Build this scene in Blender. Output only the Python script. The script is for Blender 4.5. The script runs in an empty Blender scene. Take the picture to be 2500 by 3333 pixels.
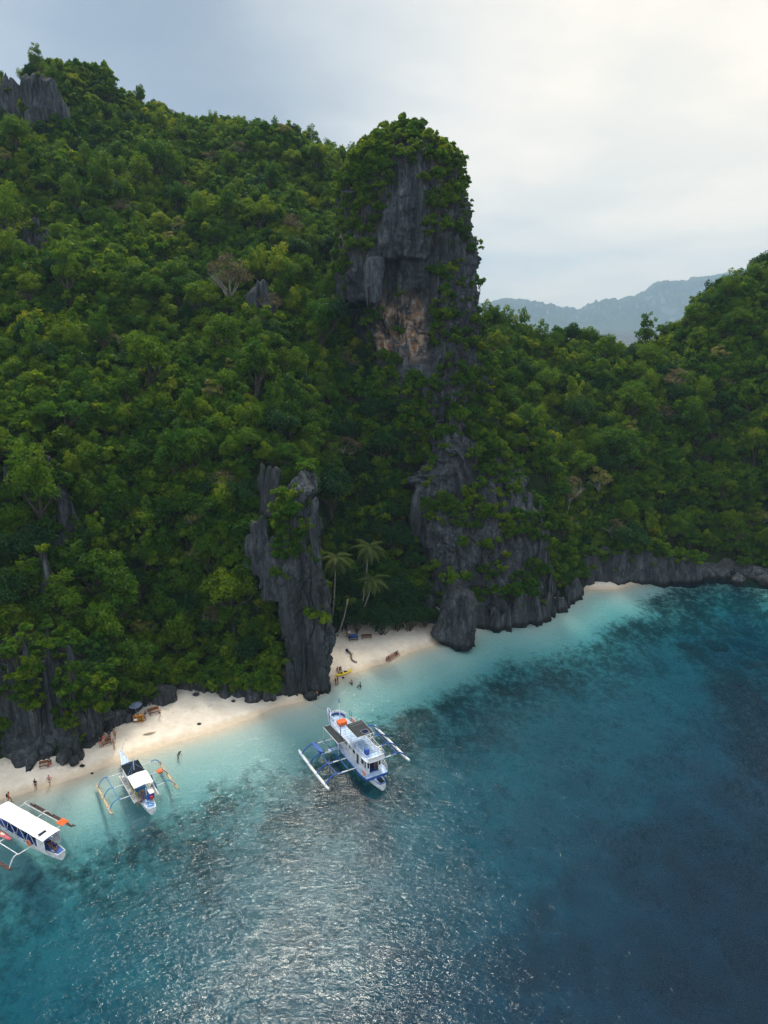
import bpy, bmesh, math, random
import numpy as np
from mathutils import Vector, Matrix, Euler

random.seed(7)
rng = np.random.default_rng(7)
scene = bpy.context.scene
COL = scene.collection
R = math.radians

# ------------------------------------------------------------------ camera, world, sun, exposure
CAM_H = 60.0
FPX = 2252.0                                    # focal length in pixels of the 2500 x 3333 photograph
PITCH = math.atan((1666.5 - 1050) / FPX)        # camera looks this far below the horizon
cam_data = bpy.data.cameras.new('camera')
cam_data.sensor_fit = 'VERTICAL'; cam_data.sensor_height = 36.0; cam_data.sensor_width = 27.0
cam_data.lens = 36.0 * FPX / 3333.0
cam_data.clip_start = 0.5; cam_data.clip_end = 20000.0
cam = bpy.data.objects.new('camera', cam_data)
cam.location = (0, 0, CAM_H); cam.rotation_euler = (math.pi / 2 - PITCH, 0, 0)
COL.objects.link(cam); scene.camera = cam

SUN_EL, SUN_AZ = R(54), R(-9)                   # azimuth east of the viewing direction (+Y)
sdir = Vector((math.sin(SUN_AZ) * math.cos(SUN_EL), math.cos(SUN_AZ) * math.cos(SUN_EL), math.sin(SUN_EL)))
sun_d = bpy.data.lights.new('sun', 'SUN')
sun_d.energy = 1.5; sun_d.angle = R(12); sun_d.color = (1.0, 0.93, 0.78)
sun = bpy.data.objects.new('sun', sun_d); sun.rotation_euler = sdir.to_track_quat('Z', 'Y').to_euler()
sun.location = (0, 0, 400); COL.objects.link(sun)

world = bpy.data.worlds.new('World'); scene.world = world; world.use_nodes = True
def build_world():
    nt = world.node_tree; N = nt.nodes; L = nt.links; N.clear()
    out = N.new('ShaderNodeOutputWorld'); bg = N.new('ShaderNodeBackground'); L.new(bg.outputs[0], out.inputs[0])
    sky = N.new('ShaderNodeTexSky'); sky.sky_type = 'NISHITA'; sky.sun_disc = False
    sky.sun_elevation = SUN_EL; sky.sun_rotation = SUN_AZ; sky.dust_density = 2.0
    geo = N.new('ShaderNodeTexCoord')
    # cloud deck: flattened direction so that clouds stretch towards the horizon
    sep = N.new('ShaderNodeSeparateXYZ'); L.new(geo.outputs['Generated'], sep.inputs[0])
    def math_(op, a, b=None, clamp=False):
        m = N.new('ShaderNodeMath'); m.operation = op; m.use_clamp = clamp
        for i, s in enumerate((a, b)):
            if s is None: continue
            if isinstance(s, (int, float)): m.inputs[i].default_value = s
            else: L.new(s, m.inputs[i])
        return m.outputs[0]
    za = math_('ADD', math_('MAXIMUM', sep.outputs[2], 0.0), 0.22)
    cx = math_('DIVIDE', sep.outputs[0], za); cy = math_('DIVIDE', sep.outputs[1], za)
    cmb = N.new('ShaderNodeCombineXYZ'); L.new(cx, cmb.inputs[0]); L.new(cy, cmb.inputs[1])
    nz = N.new('ShaderNodeTexNoise'); nz.inputs['Scale'].default_value = 1.15; nz.inputs['Detail'].default_value = 6
    nz.inputs['Roughness'].default_value = 0.5; nz.inputs['Distortion'].default_value = 0.3
    L.new(cmb.outputs[0], nz.inputs['Vector'])
    # lit side of the deck: towards a bright area right of the view (where the sun stands)
    dot = N.new('ShaderNodeVectorMath'); dot.operation = 'DOT_PRODUCT'
    L.new(geo.outputs['Generated'], dot.inputs[0]); v = Vector((0.62, 0.74, 0.16)).normalized(); dot.inputs[1].default_value = v
    zen = math_('MULTIPLY', math_('POWER', math_('MAXIMUM', sep.outputs[2], 0.0), 3.0), 0.75)
    lit = math_('ADD', math_('ADD', dot.outputs['Value'], zen), math_('MULTIPLY', math_('SUBTRACT', nz.outputs['Fac'], 0.5), 0.30))
    ramp = N.new('ShaderNodeValToRGB'); L.new(lit, ramp.inputs[0]); ramp.color_ramp.interpolation = 'B_SPLINE'
    e = ramp.color_ramp.elements
    e[0].position = 0.10; e[0].color = (0.50, 0.53, 0.56, 1)
    e[1].position = 0.66; e[1].color = (0.125, 0.155, 0.195, 1)
    for p, c in ((0.42, (0.15, 0.185, 0.23, 1)), (0.78, (0.34, 0.345, 0.34, 1)), (0.88, (0.50, 0.45, 0.38, 1)), (1.0, (0.54, 0.475, 0.39, 1))):
        k = ramp.color_ramp.elements.new(p); k.color = c
    # darker cloud bellies
    cl = N.new('ShaderNodeTexNoise'); cl.inputs['Scale'].default_value = 1.9; cl.inputs['Detail'].default_value = 7
    mp = N.new('ShaderNodeMapping'); mp.inputs['Location'].default_value = (3.7, 1.3, 0); L.new(cmb.outputs[0], mp.inputs[0]); L.new(mp.outputs[0], cl.inputs['Vector'])
    r2 = N.new('ShaderNodeValToRGB'); L.new(cl.outputs['Fac'], r2.inputs[0])
    r2.color_ramp.elements[0].position = 0.40; r2.color_ramp.elements[0].color = (0.84, 0.88, 0.92, 1)
    r2.color_ramp.elements[1].position = 0.60; r2.color_ramp.elements[1].color = (1, 1, 1, 1)
    mul = N.new('ShaderNodeMix'); mul.data_type = 'RGBA'; mul.blend_type = 'MULTIPLY'; mul.inputs[0].default_value = 1
    L.new(ramp.outputs[0], mul.inputs[6]); L.new(r2.outputs[0], mul.inputs[7])
    sk = N.new('ShaderNodeMix'); sk.data_type = 'RGBA'; sk.blend_type = 'MULTIPLY'; sk.inputs[0].default_value = 1
    L.new(sky.outputs[0], sk.inputs[6]); sk.inputs[7].default_value = (0.10, 0.10, 0.10, 1)
    mix = N.new('ShaderNodeMix'); mix.data_type = 'RGBA'; mix.inputs[0].default_value = 0.96
    L.new(sk.outputs[2], mix.inputs[6]); L.new(mul.outputs[2], mix.inputs[7])
    # overcast deck: brightest overhead, about three times the horizon
    zr = N.new('ShaderNodeMapRange'); zr.interpolation_type = 'SMOOTHSTEP'; L.new(sep.outputs[2], zr.inputs[0])
    zr.inputs[1].default_value = 0.68; zr.inputs[2].default_value = 1.0; zr.inputs[3].default_value = 1.0; zr.inputs[4].default_value = 2.1
    L.new(mix.outputs[2], bg.inputs[0]); L.new(zr.outputs[0], bg.inputs[1])
build_world()
vs = scene.view_settings
scene.display_settings.display_device = 'sRGB'
vs.view_transform = 'Standard'; vs.look = 'None'; vs.gamma = 1.0; vs.use_curve_mapping = False
vs.exposure = 1.3
scene.render.engine = 'CYCLES'
scene.cycles.use_denoising = True; scene.cycles.denoising_input_passes = 'RGB_ALBEDO_NORMAL'; scene.cycles.denoising_prefilter = 'NONE'; scene.cycles.sample_clamp_indirect = 4.0; scene.cycles.adaptive_threshold = 0.008
scene.cycles.max_bounces = 6; scene.cycles.diffuse_bounces = 2; scene.cycles.glossy_bounces = 2
scene.cycles.transparent_max_bounces = 8; scene.cycles.volume_bounces = 0

# ------------------------------------------------------------------ helpers
CP, SP = math.cos(PITCH), math.sin(PITCH)
def ray(u, v):
    dx = (u - 1250) / FPX; dy = (1666.5 - v) / FPX
    return dx, dy * SP + CP, dy * CP - SP
def PY(u, v, Y):
    d = ray(u, v); t = Y / d[1]
    return Vector((d[0] * t, Y, CAM_H + d[2] * t))
def PZ(u, v, z=0.0):
    d = ray(u, v); t = (z - CAM_H) / d[2]
    return Vector((d[0] * t, d[1] * t, z))
def project(p):
    p = np.asarray(p); x, y, z = p[..., 0], p[..., 1], p[..., 2] - CAM_H
    depth = y * CP - z * SP; up = y * SP + z * CP
    return 1250 + FPX * x / depth, 1666.5 - FPX * up / depth, depth

_perm = np.random.default_rng(3).permutation(256); _perm = np.concatenate([_perm, _perm, _perm])
_g = np.random.default_rng(4).normal(size=(256, 3)); _g /= np.linalg.norm(_g, axis=1)[:, None]
def perlin(p):
    p = np.asarray(p, float); i = np.floor(p).astype(np.int64); f = p - i; i &= 255
    w = f * f * f * (f * (f * 6 - 15) + 10); out = 0
    for a in (0, 1):
        for b in (0, 1):
            for c in (0, 1):
                h = _perm[_perm[_perm[i[..., 0] + a] + i[..., 1] + b] + i[..., 2] + c]
                g = _g[h]; d = (g[..., 0] * (f[..., 0] - a) + g[..., 1] * (f[..., 1] - b) + g[..., 2] * (f[..., 2] - c))
                out = out + d * (w[..., 0] if a else 1 - w[..., 0]) * (w[..., 1] if b else 1 - w[..., 1]) * (w[..., 2] if c else 1 - w[..., 2])
    return out * 1.6
def fbm(p, octv=4):
    s = 0; a = 1.0; p = np.asarray(p, float)
    for k in range(octv): s = s + a * perlin(p * 2 ** k + 17.3 * k); a *= 0.5
    return s
def in_poly(u, v, poly):
    ins = np.zeros(np.shape(u), bool); n = len(poly)
    for k in range(n):
        x1, y1 = poly[k]; x2, y2 = poly[(k + 1) % n]
        if y1 == y2: continue
        c = ((y1 > v) != (y2 > v)) & (u < (x2 - x1) * (v - y1) / (y2 - y1) + x1)
        ins ^= c
    return ins

def mesh_np(name, V, F):
    me = bpy.data.meshes.new(name)
    V = np.asarray(V, np.float32); F = np.asarray(F, np.int32); k = F.shape[1]
    me.vertices.add(len(V)); me.vertices.foreach_set('co', V.ravel())
    me.loops.add(F.size); me.loops.foreach_set('vertex_index', F.ravel())
    me.polygons.add(len(F)); me.polygons.foreach_set('loop_start', np.arange(len(F), dtype=np.int32) * k)
    me.polygons.foreach_set('loop_total', np.full(len(F), k, np.int32))
    me.update(calc_edges=True); me.validate()
    return me
def smooth(me): me.polygons.foreach_set('use_smooth', np.ones(len(me.polygons), bool)); return me
def fattr(me, name, arr, dom='POINT'):
    a = me.attributes.new(name, 'FLOAT', dom); a.data.foreach_set('value', np.asarray(arr, np.float32))
def grid_faces(nr, nc, wrap=False):
    r, c = np.meshgrid(np.arange(nr - 1), np.arange(nc if wrap else nc - 1), indexing='ij')
    c2 = (c + 1) % nc
    return np.stack([r * nc + c, r * nc + c2, (r + 1) * nc + c2, (r + 1) * nc + c], -1).reshape(-1, 4)
def obj(name, me, mat=None, parent=None, **props):
    o = bpy.data.objects.new(name, me); COL.objects.link(o)
    if mat is not None and me is not None and not me.materials:
        for m in (mat if isinstance(mat, (list, tuple)) else [mat]): me.materials.append(m)
    if parent is not None: o.parent = parent
    for k, v in props.items(): o[k] = v
    return o
def thing(name, label, category, loc=(0, 0, 0), rot=(0, 0, 0), group=None, scale=1.0):
    o = bpy.data.objects.new(name, None); COL.objects.link(o); o.empty_display_size = 0.3
    o.location = loc; o.rotation_euler = rot; o.scale = (scale,) * 3
    o['label'] = label; o['category'] = category
    if group: o['group'] = group
    return o

# ------------------------------------------------------------------ materials
class NB:
    def __init__(s, name):
        s.m = bpy.data.materials.new(name); s.m.use_nodes = True; s.t = s.m.node_tree; s.t.nodes.clear()
        s.out = s.n('ShaderNodeOutputMaterial')
    def n(s, t, **kw):
        x = s.t.nodes.new(t)
        for k, v in kw.items(): setattr(x, k, v)
        return x
    def l(s, a, b): s.t.links.new(a, b)
    def math(s, op, a, b=None, c=None, clamp=False):
        m = s.n('ShaderNodeMath', operation=op, use_clamp=clamp)
        for i, x in enumerate((a, b, c)):
            if x is None: continue
            if isinstance(x, (int, float)): m.inputs[i].default_value = x
            else: s.l(x, m.inputs[i])
        return m.outputs[0]
    def noise(s, vec, scale, detail=4, rough=0.5, dist=0.0, map_scale=None, rot=None, loc=None):
        if map_scale or rot or loc:
            mp = s.n('ShaderNodeMapping')
            if map_scale: mp.inputs['Scale'].default_value = map_scale
            if rot: mp.inputs['Rotation'].default_value = rot
            if loc: mp.inputs['Location'].default_value = loc
            s.l(vec, mp.inputs[0]); vec = mp.outputs[0]
        x = s.n('ShaderNodeTexNoise'); s.l(vec, x.inputs['Vector'])
        x.inputs['Scale'].default_value = scale; x.inputs['Detail'].default_value = detail
        x.inputs['Roughness'].default_value = rough; x.inputs['Distortion'].default_value = dist
        return x.outputs['Fac']
    def ramp(s, fac, stops, interp='LINEAR'):
        r = s.n('ShaderNodeValToRGB'); s.l(fac, r.inputs[0]); r.color_ramp.interpolation = interp
        e = r.color_ramp.elements
        while len(e) < len(stops): e.new(0.5)
        for k, (p, c) in zip(e, stops):
            k.position = p; k.color = (c, c, c, 1) if isinstance(c, (int, float)) else (*c, 1)
        return r.outputs[0]
    def mix(s, fac, a, b, mode='MIX'):
        m = s.n('ShaderNodeMix', data_type='RGBA', blend_type=mode)
        for i, x in ((0, fac), (6, a), (7, b)):
            if isinstance(x, (int, float)): m.inputs[i].default_value = x
            elif isinstance(x, tuple): m.inputs[i].default_value = (*x, 1)
            else: s.l(x, m.inputs[i])
        return m.outputs[2]
    def bump(s, h, strength=0.5, dist=0.1, normal=None):
        b = s.n('ShaderNodeBump'); s.l(h, b.inputs['Height']); b.inputs['Strength'].default_value = strength
        b.inputs['Distance'].default_value = dist
        if normal is not None: s.l(normal, b.inputs['Normal'])
        return b.outputs[0]
    def principled(s, color, rough=0.6, normal=None, spec=0.3, metal=0.0):
        p = s.n('ShaderNodeBsdfPrincipled')
        if isinstance(color, tuple): p.inputs['Base Color'].default_value = (*color, 1)
        else: s.l(color, p.inputs['Base Color'])
        if isinstance(rough, (int, float)): p.inputs['Roughness'].default_value = rough
        else: s.l(rough, p.inputs['Roughness'])
        p.inputs['Specular IOR Level'].default_value = spec; p.inputs['Metallic'].default_value = metal
        if normal is not None: s.l(normal, p.inputs['Normal'])
        s.l(p.outputs[0], s.out.inputs[0]); return p
    def co(s, which='Object'):
        return s.n('ShaderNodeTexCoord').outputs[which]
    def attr(s, name):
        a = s.n('ShaderNodeAttribute'); a.attribute_name = name; return a.outputs['Fac']

def foliage_mat(name, stops, transl=0.42):
    b = NB(name)
    oi = b.n('ShaderNodeObjectInfo').outputs['Random']
    t = b.attr('tint')
    wp = b.noise(b.n('ShaderNodeNewGeometry').outputs['Position'], 0.06, 5, 0.6)
    f = b.math('ADD', b.math('MULTIPLY', oi, 0.42), b.math('ADD', b.math('MULTIPLY', t, 0.44), 0.07))
    f = b.math('ADD', f, b.math('MULTIPLY', b.math('SUBTRACT', wp, 0.5), 0.75))
    c = b.ramp(f, stops)
    d = b.n('ShaderNodeBsdfPrincipled'); b.l(c, d.inputs['Base Color']); d.inputs['Roughness'].default_value = 0.55
    d.inputs['Specular IOR Level'].default_value = 0.10
    tr = b.n('ShaderNodeBsdfTranslucent'); c2 = b.mix(1.0, c, (2.3, 1.9, 0.6), 'MULTIPLY'); b.l(c2, tr.inputs[0])
    m = b.n('ShaderNodeMixShader'); m.inputs[0].default_value = transl
    b.l(d.outputs[0], m.inputs[1]); b.l(tr.outputs[0], m.inputs[2]); b.l(m.outputs[0], b.out.inputs[0])
    return b.m
LEAF = foliage_mat('leaf_green', [(0.0, (0.010, 0.048, 0.006)), (0.25, (0.022, 0.078, 0.005)), (0.5, (0.050, 0.118, 0.005)),
                                  (0.75, (0.105, 0.175, 0.006)), (0.95, (0.22, 0.24, 0.012))])
LEAF_DRY = foliage_mat('leaf_dry', [(0.0, (0.060, 0.055, 0.030)), (0.5, (0.10, 0.085, 0.045)), (1.0, (0.13, 0.12, 0.055))], 0.15)
LEAF_PALE = foliage_mat('leaf_pale', [(0.0, (0.12, 0.14, 0.03)), (1.0, (0.20, 0.20, 0.06))], 0.25)
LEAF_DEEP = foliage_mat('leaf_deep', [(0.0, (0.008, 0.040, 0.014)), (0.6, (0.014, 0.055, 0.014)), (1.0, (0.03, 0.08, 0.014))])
PALM = foliage_mat('palm_leaf', [(0.0, (0.04, 0.08, 0.02)), (0.6, (0.09, 0.12, 0.035)), (1.0, (0.16, 0.17, 0.04))])

def bark_mat(name, c1, c2):
    b = NB(name); co = b.co()
    n = b.noise(co, 3.0, 5, map_scale=(1, 1, 0.3))
    b.principled(b.ramp(n, [(0.3, c1), (0.7, c2)]), 0.85, b.bump(n, 0.5, 0.05), 0.15); return b.m
BARK = bark_mat('bark', (0.03, 0.025, 0.02), (0.08, 0.068, 0.055))
BARK_PALE = bark_mat('bark_pale', (0.14, 0.13, 0.11), (0.30, 0.28, 0.24))

def rock_mat(name, base=1.0, ochre=False):
    b = NB(name); co = b.n('ShaderNodeNewGeometry').outputs['Position']
    big = b.noise(co, 0.12, 5, 0.6, map_scale=(1, 1, 0.35))
    streak = b.noise(co, 1.3, 6, 0.65, 0.4, map_scale=(1, 1, 0.10))
    fine = b.noise(co, 5.0, 6, 0.7, map_scale=(1, 1, 0.35))
    k = b.math('ADD', b.math('MULTIPLY', streak, 0.6), b.math('MULTIPLY', fine, 0.4))
    k = b.math('ADD', k, b.math('MULTIPLY', b.math('SUBTRACT', b.noise(co, 0.55, 4, 0.6, 1.2, map_scale=(1, 1, 0.25)), 0.5), 0.35))
    c = b.ramp(k, [(0.36, (0.016 * base, 0.019 * base, 0.022 * base)), (0.49, (0.040 * base, 0.046 * base, 0.052 * base)),
                   (0.60, (0.085 * base, 0.093 * base, 0.102 * base)), (0.74, (0.22 * base, 0.225 * base, 0.23 * base))])
    c = b.mix(b.ramp(big, [(0.45, 0.0), (0.62, 0.55)]), c, (0.030, 0.033, 0.034))
    moss = b.noise(co, 0.35, 5, 0.6)
    c = b.mix(b.ramp(moss, [(0.58, 0.0), (0.72, 0.55)]), c, (0.040, 0.052, 0.020))
    if ochre:
        o = b.attr('ochre'); on = b.noise(co, 0.5, 5, 0.65, 0.5, map_scale=(1, 1, 0.5))
        of = b.math('MULTIPLY', o, b.ramp(on, [(0.42, 0.0), (0.56, 1.0)]))
        pale = b.ramp(b.noise(co, 0.8, 4, 0.6, map_scale=(1, 1, 0.3), loc=(5, 2, 9)), [(0.40, (0.24, 0.12, 0.06)), (0.5, (0.32, 0.21, 0.13)), (0.62, (0.36, 0.33, 0.29))])
        c = b.mix(of, c, pale)
    zz = b.n('ShaderNodeSeparateXYZ'); b.l(co, zz.inputs[0])      # dark algae stain of the tide band
    tz = b.math('ADD', zz.outputs[2], b.math('MULTIPLY', b.math('SUBTRACT', big, 0.5), 1.2))
    c = b.mix(b.ramp(tz, [(0.35, 0.75), (0.9, 0.0)]), c, (0.012, 0.013, 0.010))
    h = b.math('ADD', b.math('MULTIPLY', streak, 1.0), b.math('MULTIPLY', fine, 0.35))
    b.principled(c, 0.85, b.bump(h, 1.0, 0.8), 0.15)
    return b.m
ROCK = rock_mat('limestone', 1.3); ROCK_O = rock_mat('limestone_ochre', 1.3, True); ROCK_P = rock_mat('limestone_pale', 1.7)

def soil_mat():
    b = NB('forest_floor'); co = b.n('ShaderNodeNewGeometry').outputs['Position']
    n = b.noise(co, 0.6, 6, 0.65)
    c = b.ramp(n, [(0.35, (0.010, 0.022, 0.008)), (0.6, (0.020, 0.040, 0.010)), (0.8, (0.035, 0.045, 0.020))])
    b.principled(c, 0.9, b.bump(n, 1.0, 0.8), 0.1); return b.m
SOIL = soil_mat()

def sand_mat():
    b = NB('sand'); co = b.n('ShaderNodeNewGeometry').outputs['Position']
    s = b.attr('inland')                        # metres inland of the waterline (negative under water)
    fine = b.noise(co, 14.0, 4, 0.6); mid = b.noise(co, 0.9, 5, 0.6)
    dry = b.ramp(mid, [(0.3, (0.68, 0.60, 0.50)), (0.7, (0.80, 0.73, 0.63))])
    dry = b.mix(b.ramp(fine, [(0.35, 0.25), (0.5, 0.0)]), dry, (0.45, 0.36, 0.27))
    wet = b.mix(0.5, dry, (0.50, 0.36, 0.22))
    sw = b.math('ADD', s, b.math('MULTIPLY', b.math('SUBTRACT', mid, 0.5), 1.2))
    wf = b.n('ShaderNodeMapRange'); b.l(sw, wf.inputs[0]); wf.inputs[1].default_value = 0.6; wf.inputs[2].default_value = 1.8
    land = b.mix(wf.outputs[0], wet, dry)
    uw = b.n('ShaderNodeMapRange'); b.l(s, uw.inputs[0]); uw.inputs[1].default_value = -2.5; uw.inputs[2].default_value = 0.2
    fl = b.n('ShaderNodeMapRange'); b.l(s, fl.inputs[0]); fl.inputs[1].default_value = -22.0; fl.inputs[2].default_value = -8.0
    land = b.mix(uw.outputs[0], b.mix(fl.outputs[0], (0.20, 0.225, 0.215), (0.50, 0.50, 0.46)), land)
    # bits of weed and coral rubble at the tide line
    tl = b.math('MULTIPLY', b.ramp(b.noise(co, 4.0, 5, 0.7), [(0.60, 0.0), (0.66, 1.0)]),
                b.ramp(b.noise(co, 0.3, 3), [(0.48, 0.0), (0.6, 0.8)]))
    tw = b.n('ShaderNodeMapRange'); b.l(s, tw.inputs[0]); tw.inputs[1].default_value = 2.0; tw.inputs[2].default_value = 3.0
    land = b.mix(b.math('MULTIPLY', tl, tw.outputs[0]), land, (0.12, 0.10, 0.07))
    # reef under water
    reef = b.attr('reef')
    n1 = b.noise(co, 0.16, 5, 0.6, 0.15); n2 = b.noise(co, 0.85, 6, 0.75, 0.2)
    k = b.math('ADD', b.math('ADD', b.math('MULTIPLY', n1, 0.50), b.math('MULTIPLY', n2, 0.66)), b.math('MULTIPLY', reef, 0.52))
    cov = b.ramp(k, [(0.70, 0.0), (0.90, 1.0)])
    coral = b.ramp(n2, [(0.35, (0.010, 0.028, 0.026)), (0.55, (0.028, 0.052, 0.045)), (0.72, (0.10, 0.12, 0.09))])
    c = b.mix(cov, land, coral)
    foot = b.noise(co, 3.2, 4, 0.65)
    b.principled(c, 0.9, b.bump(b.math('ADD', b.math('ADD', mid, b.math('MULTIPLY', foot, 0.5)), b.math('MULTIPLY', fine, 0.2)), 0.8, 0.22), 0.1)
    return b.m
SAND = sand_mat()

def sea_mat():
    b = NB('sea_water'); co = b.n('ShaderNodeNewGeometry').outputs['Position']
    w1 = b.noise(co, 0.95, 4, 0.55, 0.5, rot=(0, 0, R(-46)), map_scale=(0.5, 1.35, 1))
    w2 = b.noise(co, 2.2, 3, 0.55, 0.4, rot=(0, 0, R(-22)), map_scale=(0.5, 1.4, 1))
    w3 = b.noise(co, 0.16, 3, 0.5, 0.3, rot=(0, 0, R(-50)), map_scale=(0.5, 1.3, 1))
    gust = b.ramp(b.noise(co, 0.045, 3, 0.5, 0.5), [(0.35, 0.55), (0.65, 1.0)])
    calm = b.n('ShaderNodeMapRange'); b.l(b.attr('offshore'), calm.inputs[0])
    calm.inputs[1].default_value = 0.0; calm.inputs[2].default_value = 11.0; calm.inputs[3].default_value = 0.15; calm.inputs[4].default_value = 1.0
    w1 = b.math('ADD', b.math('MULTIPLY', w1, 0.45), b.math('MULTIPLY', b.math('SUBTRACT', 1.0, b.math('ABSOLUTE', b.math('SUBTRACT', b.math('MULTIPLY', w1, 2.0), 1.0))), 0.55))
    h = b.math('ADD', b.math('ADD', b.math('MULTIPLY', w1, 1.0), b.math('MULTIPLY', w2, 0.62)), b.math('MULTIPLY', w3, 0.7))
    h = b.math('MULTIPLY', b.math('MULTIPLY', h, gust), calm.outputs[0])
    nrm = b.bump(h, 1.0, 0.16)
    fr = b.n('ShaderNodeFresnel'); fr.inputs['IOR'].default_value = 1.333; b.l(nrm, fr.inputs['Normal'])
    gl = b.n('ShaderNodeBsdfGlossy'); gl.inputs['Roughness'].default_value = 0.12; b.l(nrm, gl.inputs['Normal'])
    tr = b.n('ShaderNodeBsdfTransparent')
    m = b.n('ShaderNodeMixShader'); b.l(b.math('MULTIPLY', fr.outputs[0], 0.66), m.inputs[0]); b.l(tr.outputs[0], m.inputs[1]); b.l(gl.outputs[0], m.inputs[2])
    # suspended particles scatter blue light back out of the water column
    df = b.n('ShaderNodeBsdfDiffuse'); b.l(b.bump(h, 1.0, 0.6), df.inputs['Normal']); df.inputs[0].default_value = (0.000, 0.095, 0.200, 1)
    tb = b.n('ShaderNodeMapRange'); b.l(b.attr('offshore'), tb.inputs[0]); tb.inputs[2].default_value = 34.0; tb.inputs[3].default_value = 0.02; tb.inputs[4].default_value = 0.12
    m2 = b.n('ShaderNodeMixShader'); b.l(tb.outputs[0], m2.inputs[0]); b.l(tr.outputs[0], m2.inputs[1]); b.l(df.outputs[0], m2.inputs[2]); b.l(m2.outputs[0], m.inputs[1])
    b.l(m.outputs[0], b.out.inputs[0])
    va = b.n('ShaderNodeVolumeAbsorption'); va.inputs['Density'].default_value = 1.0
    va.inputs['Color'].default_value = (1 - 0.23, 1 - 0.066, 1 - 0.044, 1)
    b.l(va.outputs[0], b.out.inputs[1])
    return b.m
SEA = sea_mat()

# ------------------------------------------------------------------ shoreline and sea floor
SHORE_PX = [(0, 2602), (136, 2567), (271, 2523), (401, 2469), (542, 2425), (705, 2377), (814, 2339), (900, 2300), (980, 2285),
            (1078, 2212), (1145, 2192), (1253, 2156), (1362, 2112), (1401, 2105), (1470, 2065), (1560, 2028), (1700, 2018),
            (1780, 1988), (1830, 1955), (1880, 1925), (1915, 1918), (2000, 1918), (2080, 1898), (2150, 1868), (2250, 1852), (2400, 1858), (2500, 1878)]
SHORE = [(-260.0, -20.0), (-80.0, 62.0)] + [tuple(PZ(u, v)[:2]) for u, v in SHORE_PX] + [(104.0, 140.0), (130.0, 122.0), (260.0, 60.0)]
SH = np.array(SHORE)
def inland(x, y):
    """signed distance to the shoreline, positive on land (shoreline runs left to right, land beyond it)."""
    p = np.stack([x, y], -1); best = np.full(x.shape, 1e9); sign = np.zeros(x.shape)
    for k in range(len(SH) - 1):
        a, b_ = SH[k], SH[k + 1]; ab = b_ - a
        t = np.clip(((p - a) @ ab) / (ab @ ab), 0, 1); q = a + t[..., None] * ab
        d = np.linalg.norm(p - q, axis=-1); cr = ab[0] * (p[..., 1] - a[1]) - ab[1] * (p[..., 0] - a[0])
        m = d < best - 1e-9; best = np.where(m, d, best); sign = np.where(m, np.sign(cr), sign)
    return best * sign
def floor_z(s, x, y):
    o = -s
    dep = np.interp(o, [0, 3, 9, 14, 20, 35, 45, 58, 75, 120], [0.0, 0.5, 1.6, 2.9, 4.6, 7.0, 10.0, 18.0, 24.0, 25.0])
    land = np.interp(s, [0, 2, 8, 20], [0.0, 0.35, 1.1, 2.2])
    n = fbm(np.stack([x * 0.12, y * 0.12, np.zeros_like(x)], -1), 4)
    return np.where(s > 0, land + n * 0.10 * np.clip(s / 3, 0, 1), -dep * (1 + 0.18 * n * np.clip(o / 12, 0, 1)))
def make_floor():
    xs = np.concatenate([np.arange(-260, -70, 6.0), np.arange(-70, 110, 0.6), np.arange(110, 262, 6.0)])
    ys = np.concatenate([np.arange(-60, 36, 6.0), np.arange(36, 175, 0.6), np.arange(175, 182, 6)])
    X, Y = np.meshgrid(xs, ys); s = inland(X, Y); Z = floor_z(s, X, Y)
    V = np.stack([X, Y, Z], -1).reshape(-1, 3); F = grid_faces(len(ys), len(xs))
    # reef density: a band along the drop-off, plus rubble in the far cove
    o = -s
    reef = np.interp(o, [0, 8, 10.5, 14, 20, 27, 60], [-0.2, -0.05, 0.20, 0.56, 0.46, 0.26, 0.12])
    cove = np.clip((X - 52) / 10, 0, 1) * np.clip((o - 3.0) / 4, 0, 1)
    reef = np.maximum(reef, cove * 0.52)
    near_left = np.clip((-18 - X) / 10, 0, 1)
    reef = reef * (1 - 0.15 * near_left)
    sf = s.reshape(-1)[F].mean(1); used = sf < 24
    F = F[used]; sf = sf[used]
    for name, sel, lab in (('seabed', sf <= 0.0, None), ('beach', sf > 0.0, None)):
        f = F[sel]; idx = np.unique(f); re = np.full(len(V), -1); re[idx] = np.arange(len(idx))
        me = smooth(mesh_np(name, V[idx], re[f]))
        fattr(me, 'inland', s.reshape(-1)[idx]); fattr(me, 'reef', reef.reshape(-1)[idx])
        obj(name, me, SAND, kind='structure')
make_floor()
def make_sea():
    xs = np.concatenate([[-7900, -1200, -400], np.arange(-250, 262, 4.0), [500, 1500, 7900]])
    ys = np.concatenate([[-200], np.arange(-60, 200, 4.0), [300, 500, 1500, 8780]])
    X, Y = np.meshgrid(xs, ys); s = inland(X, Y)
    V = np.stack([X, Y, np.zeros_like(X)], -1).reshape(-1, 3)
    me = smooth(mesh_np('sea', V, grid_faces(len(ys), len(xs)))); fattr(me, 'offshore', np.clip(-s, 0, 60).reshape(-1))
    obj('sea', me, SEA, kind='structure')
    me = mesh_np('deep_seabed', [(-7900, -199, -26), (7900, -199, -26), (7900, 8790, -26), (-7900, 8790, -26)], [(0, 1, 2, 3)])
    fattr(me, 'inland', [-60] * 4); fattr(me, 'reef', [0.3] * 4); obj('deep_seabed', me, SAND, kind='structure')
make_sea()

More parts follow.
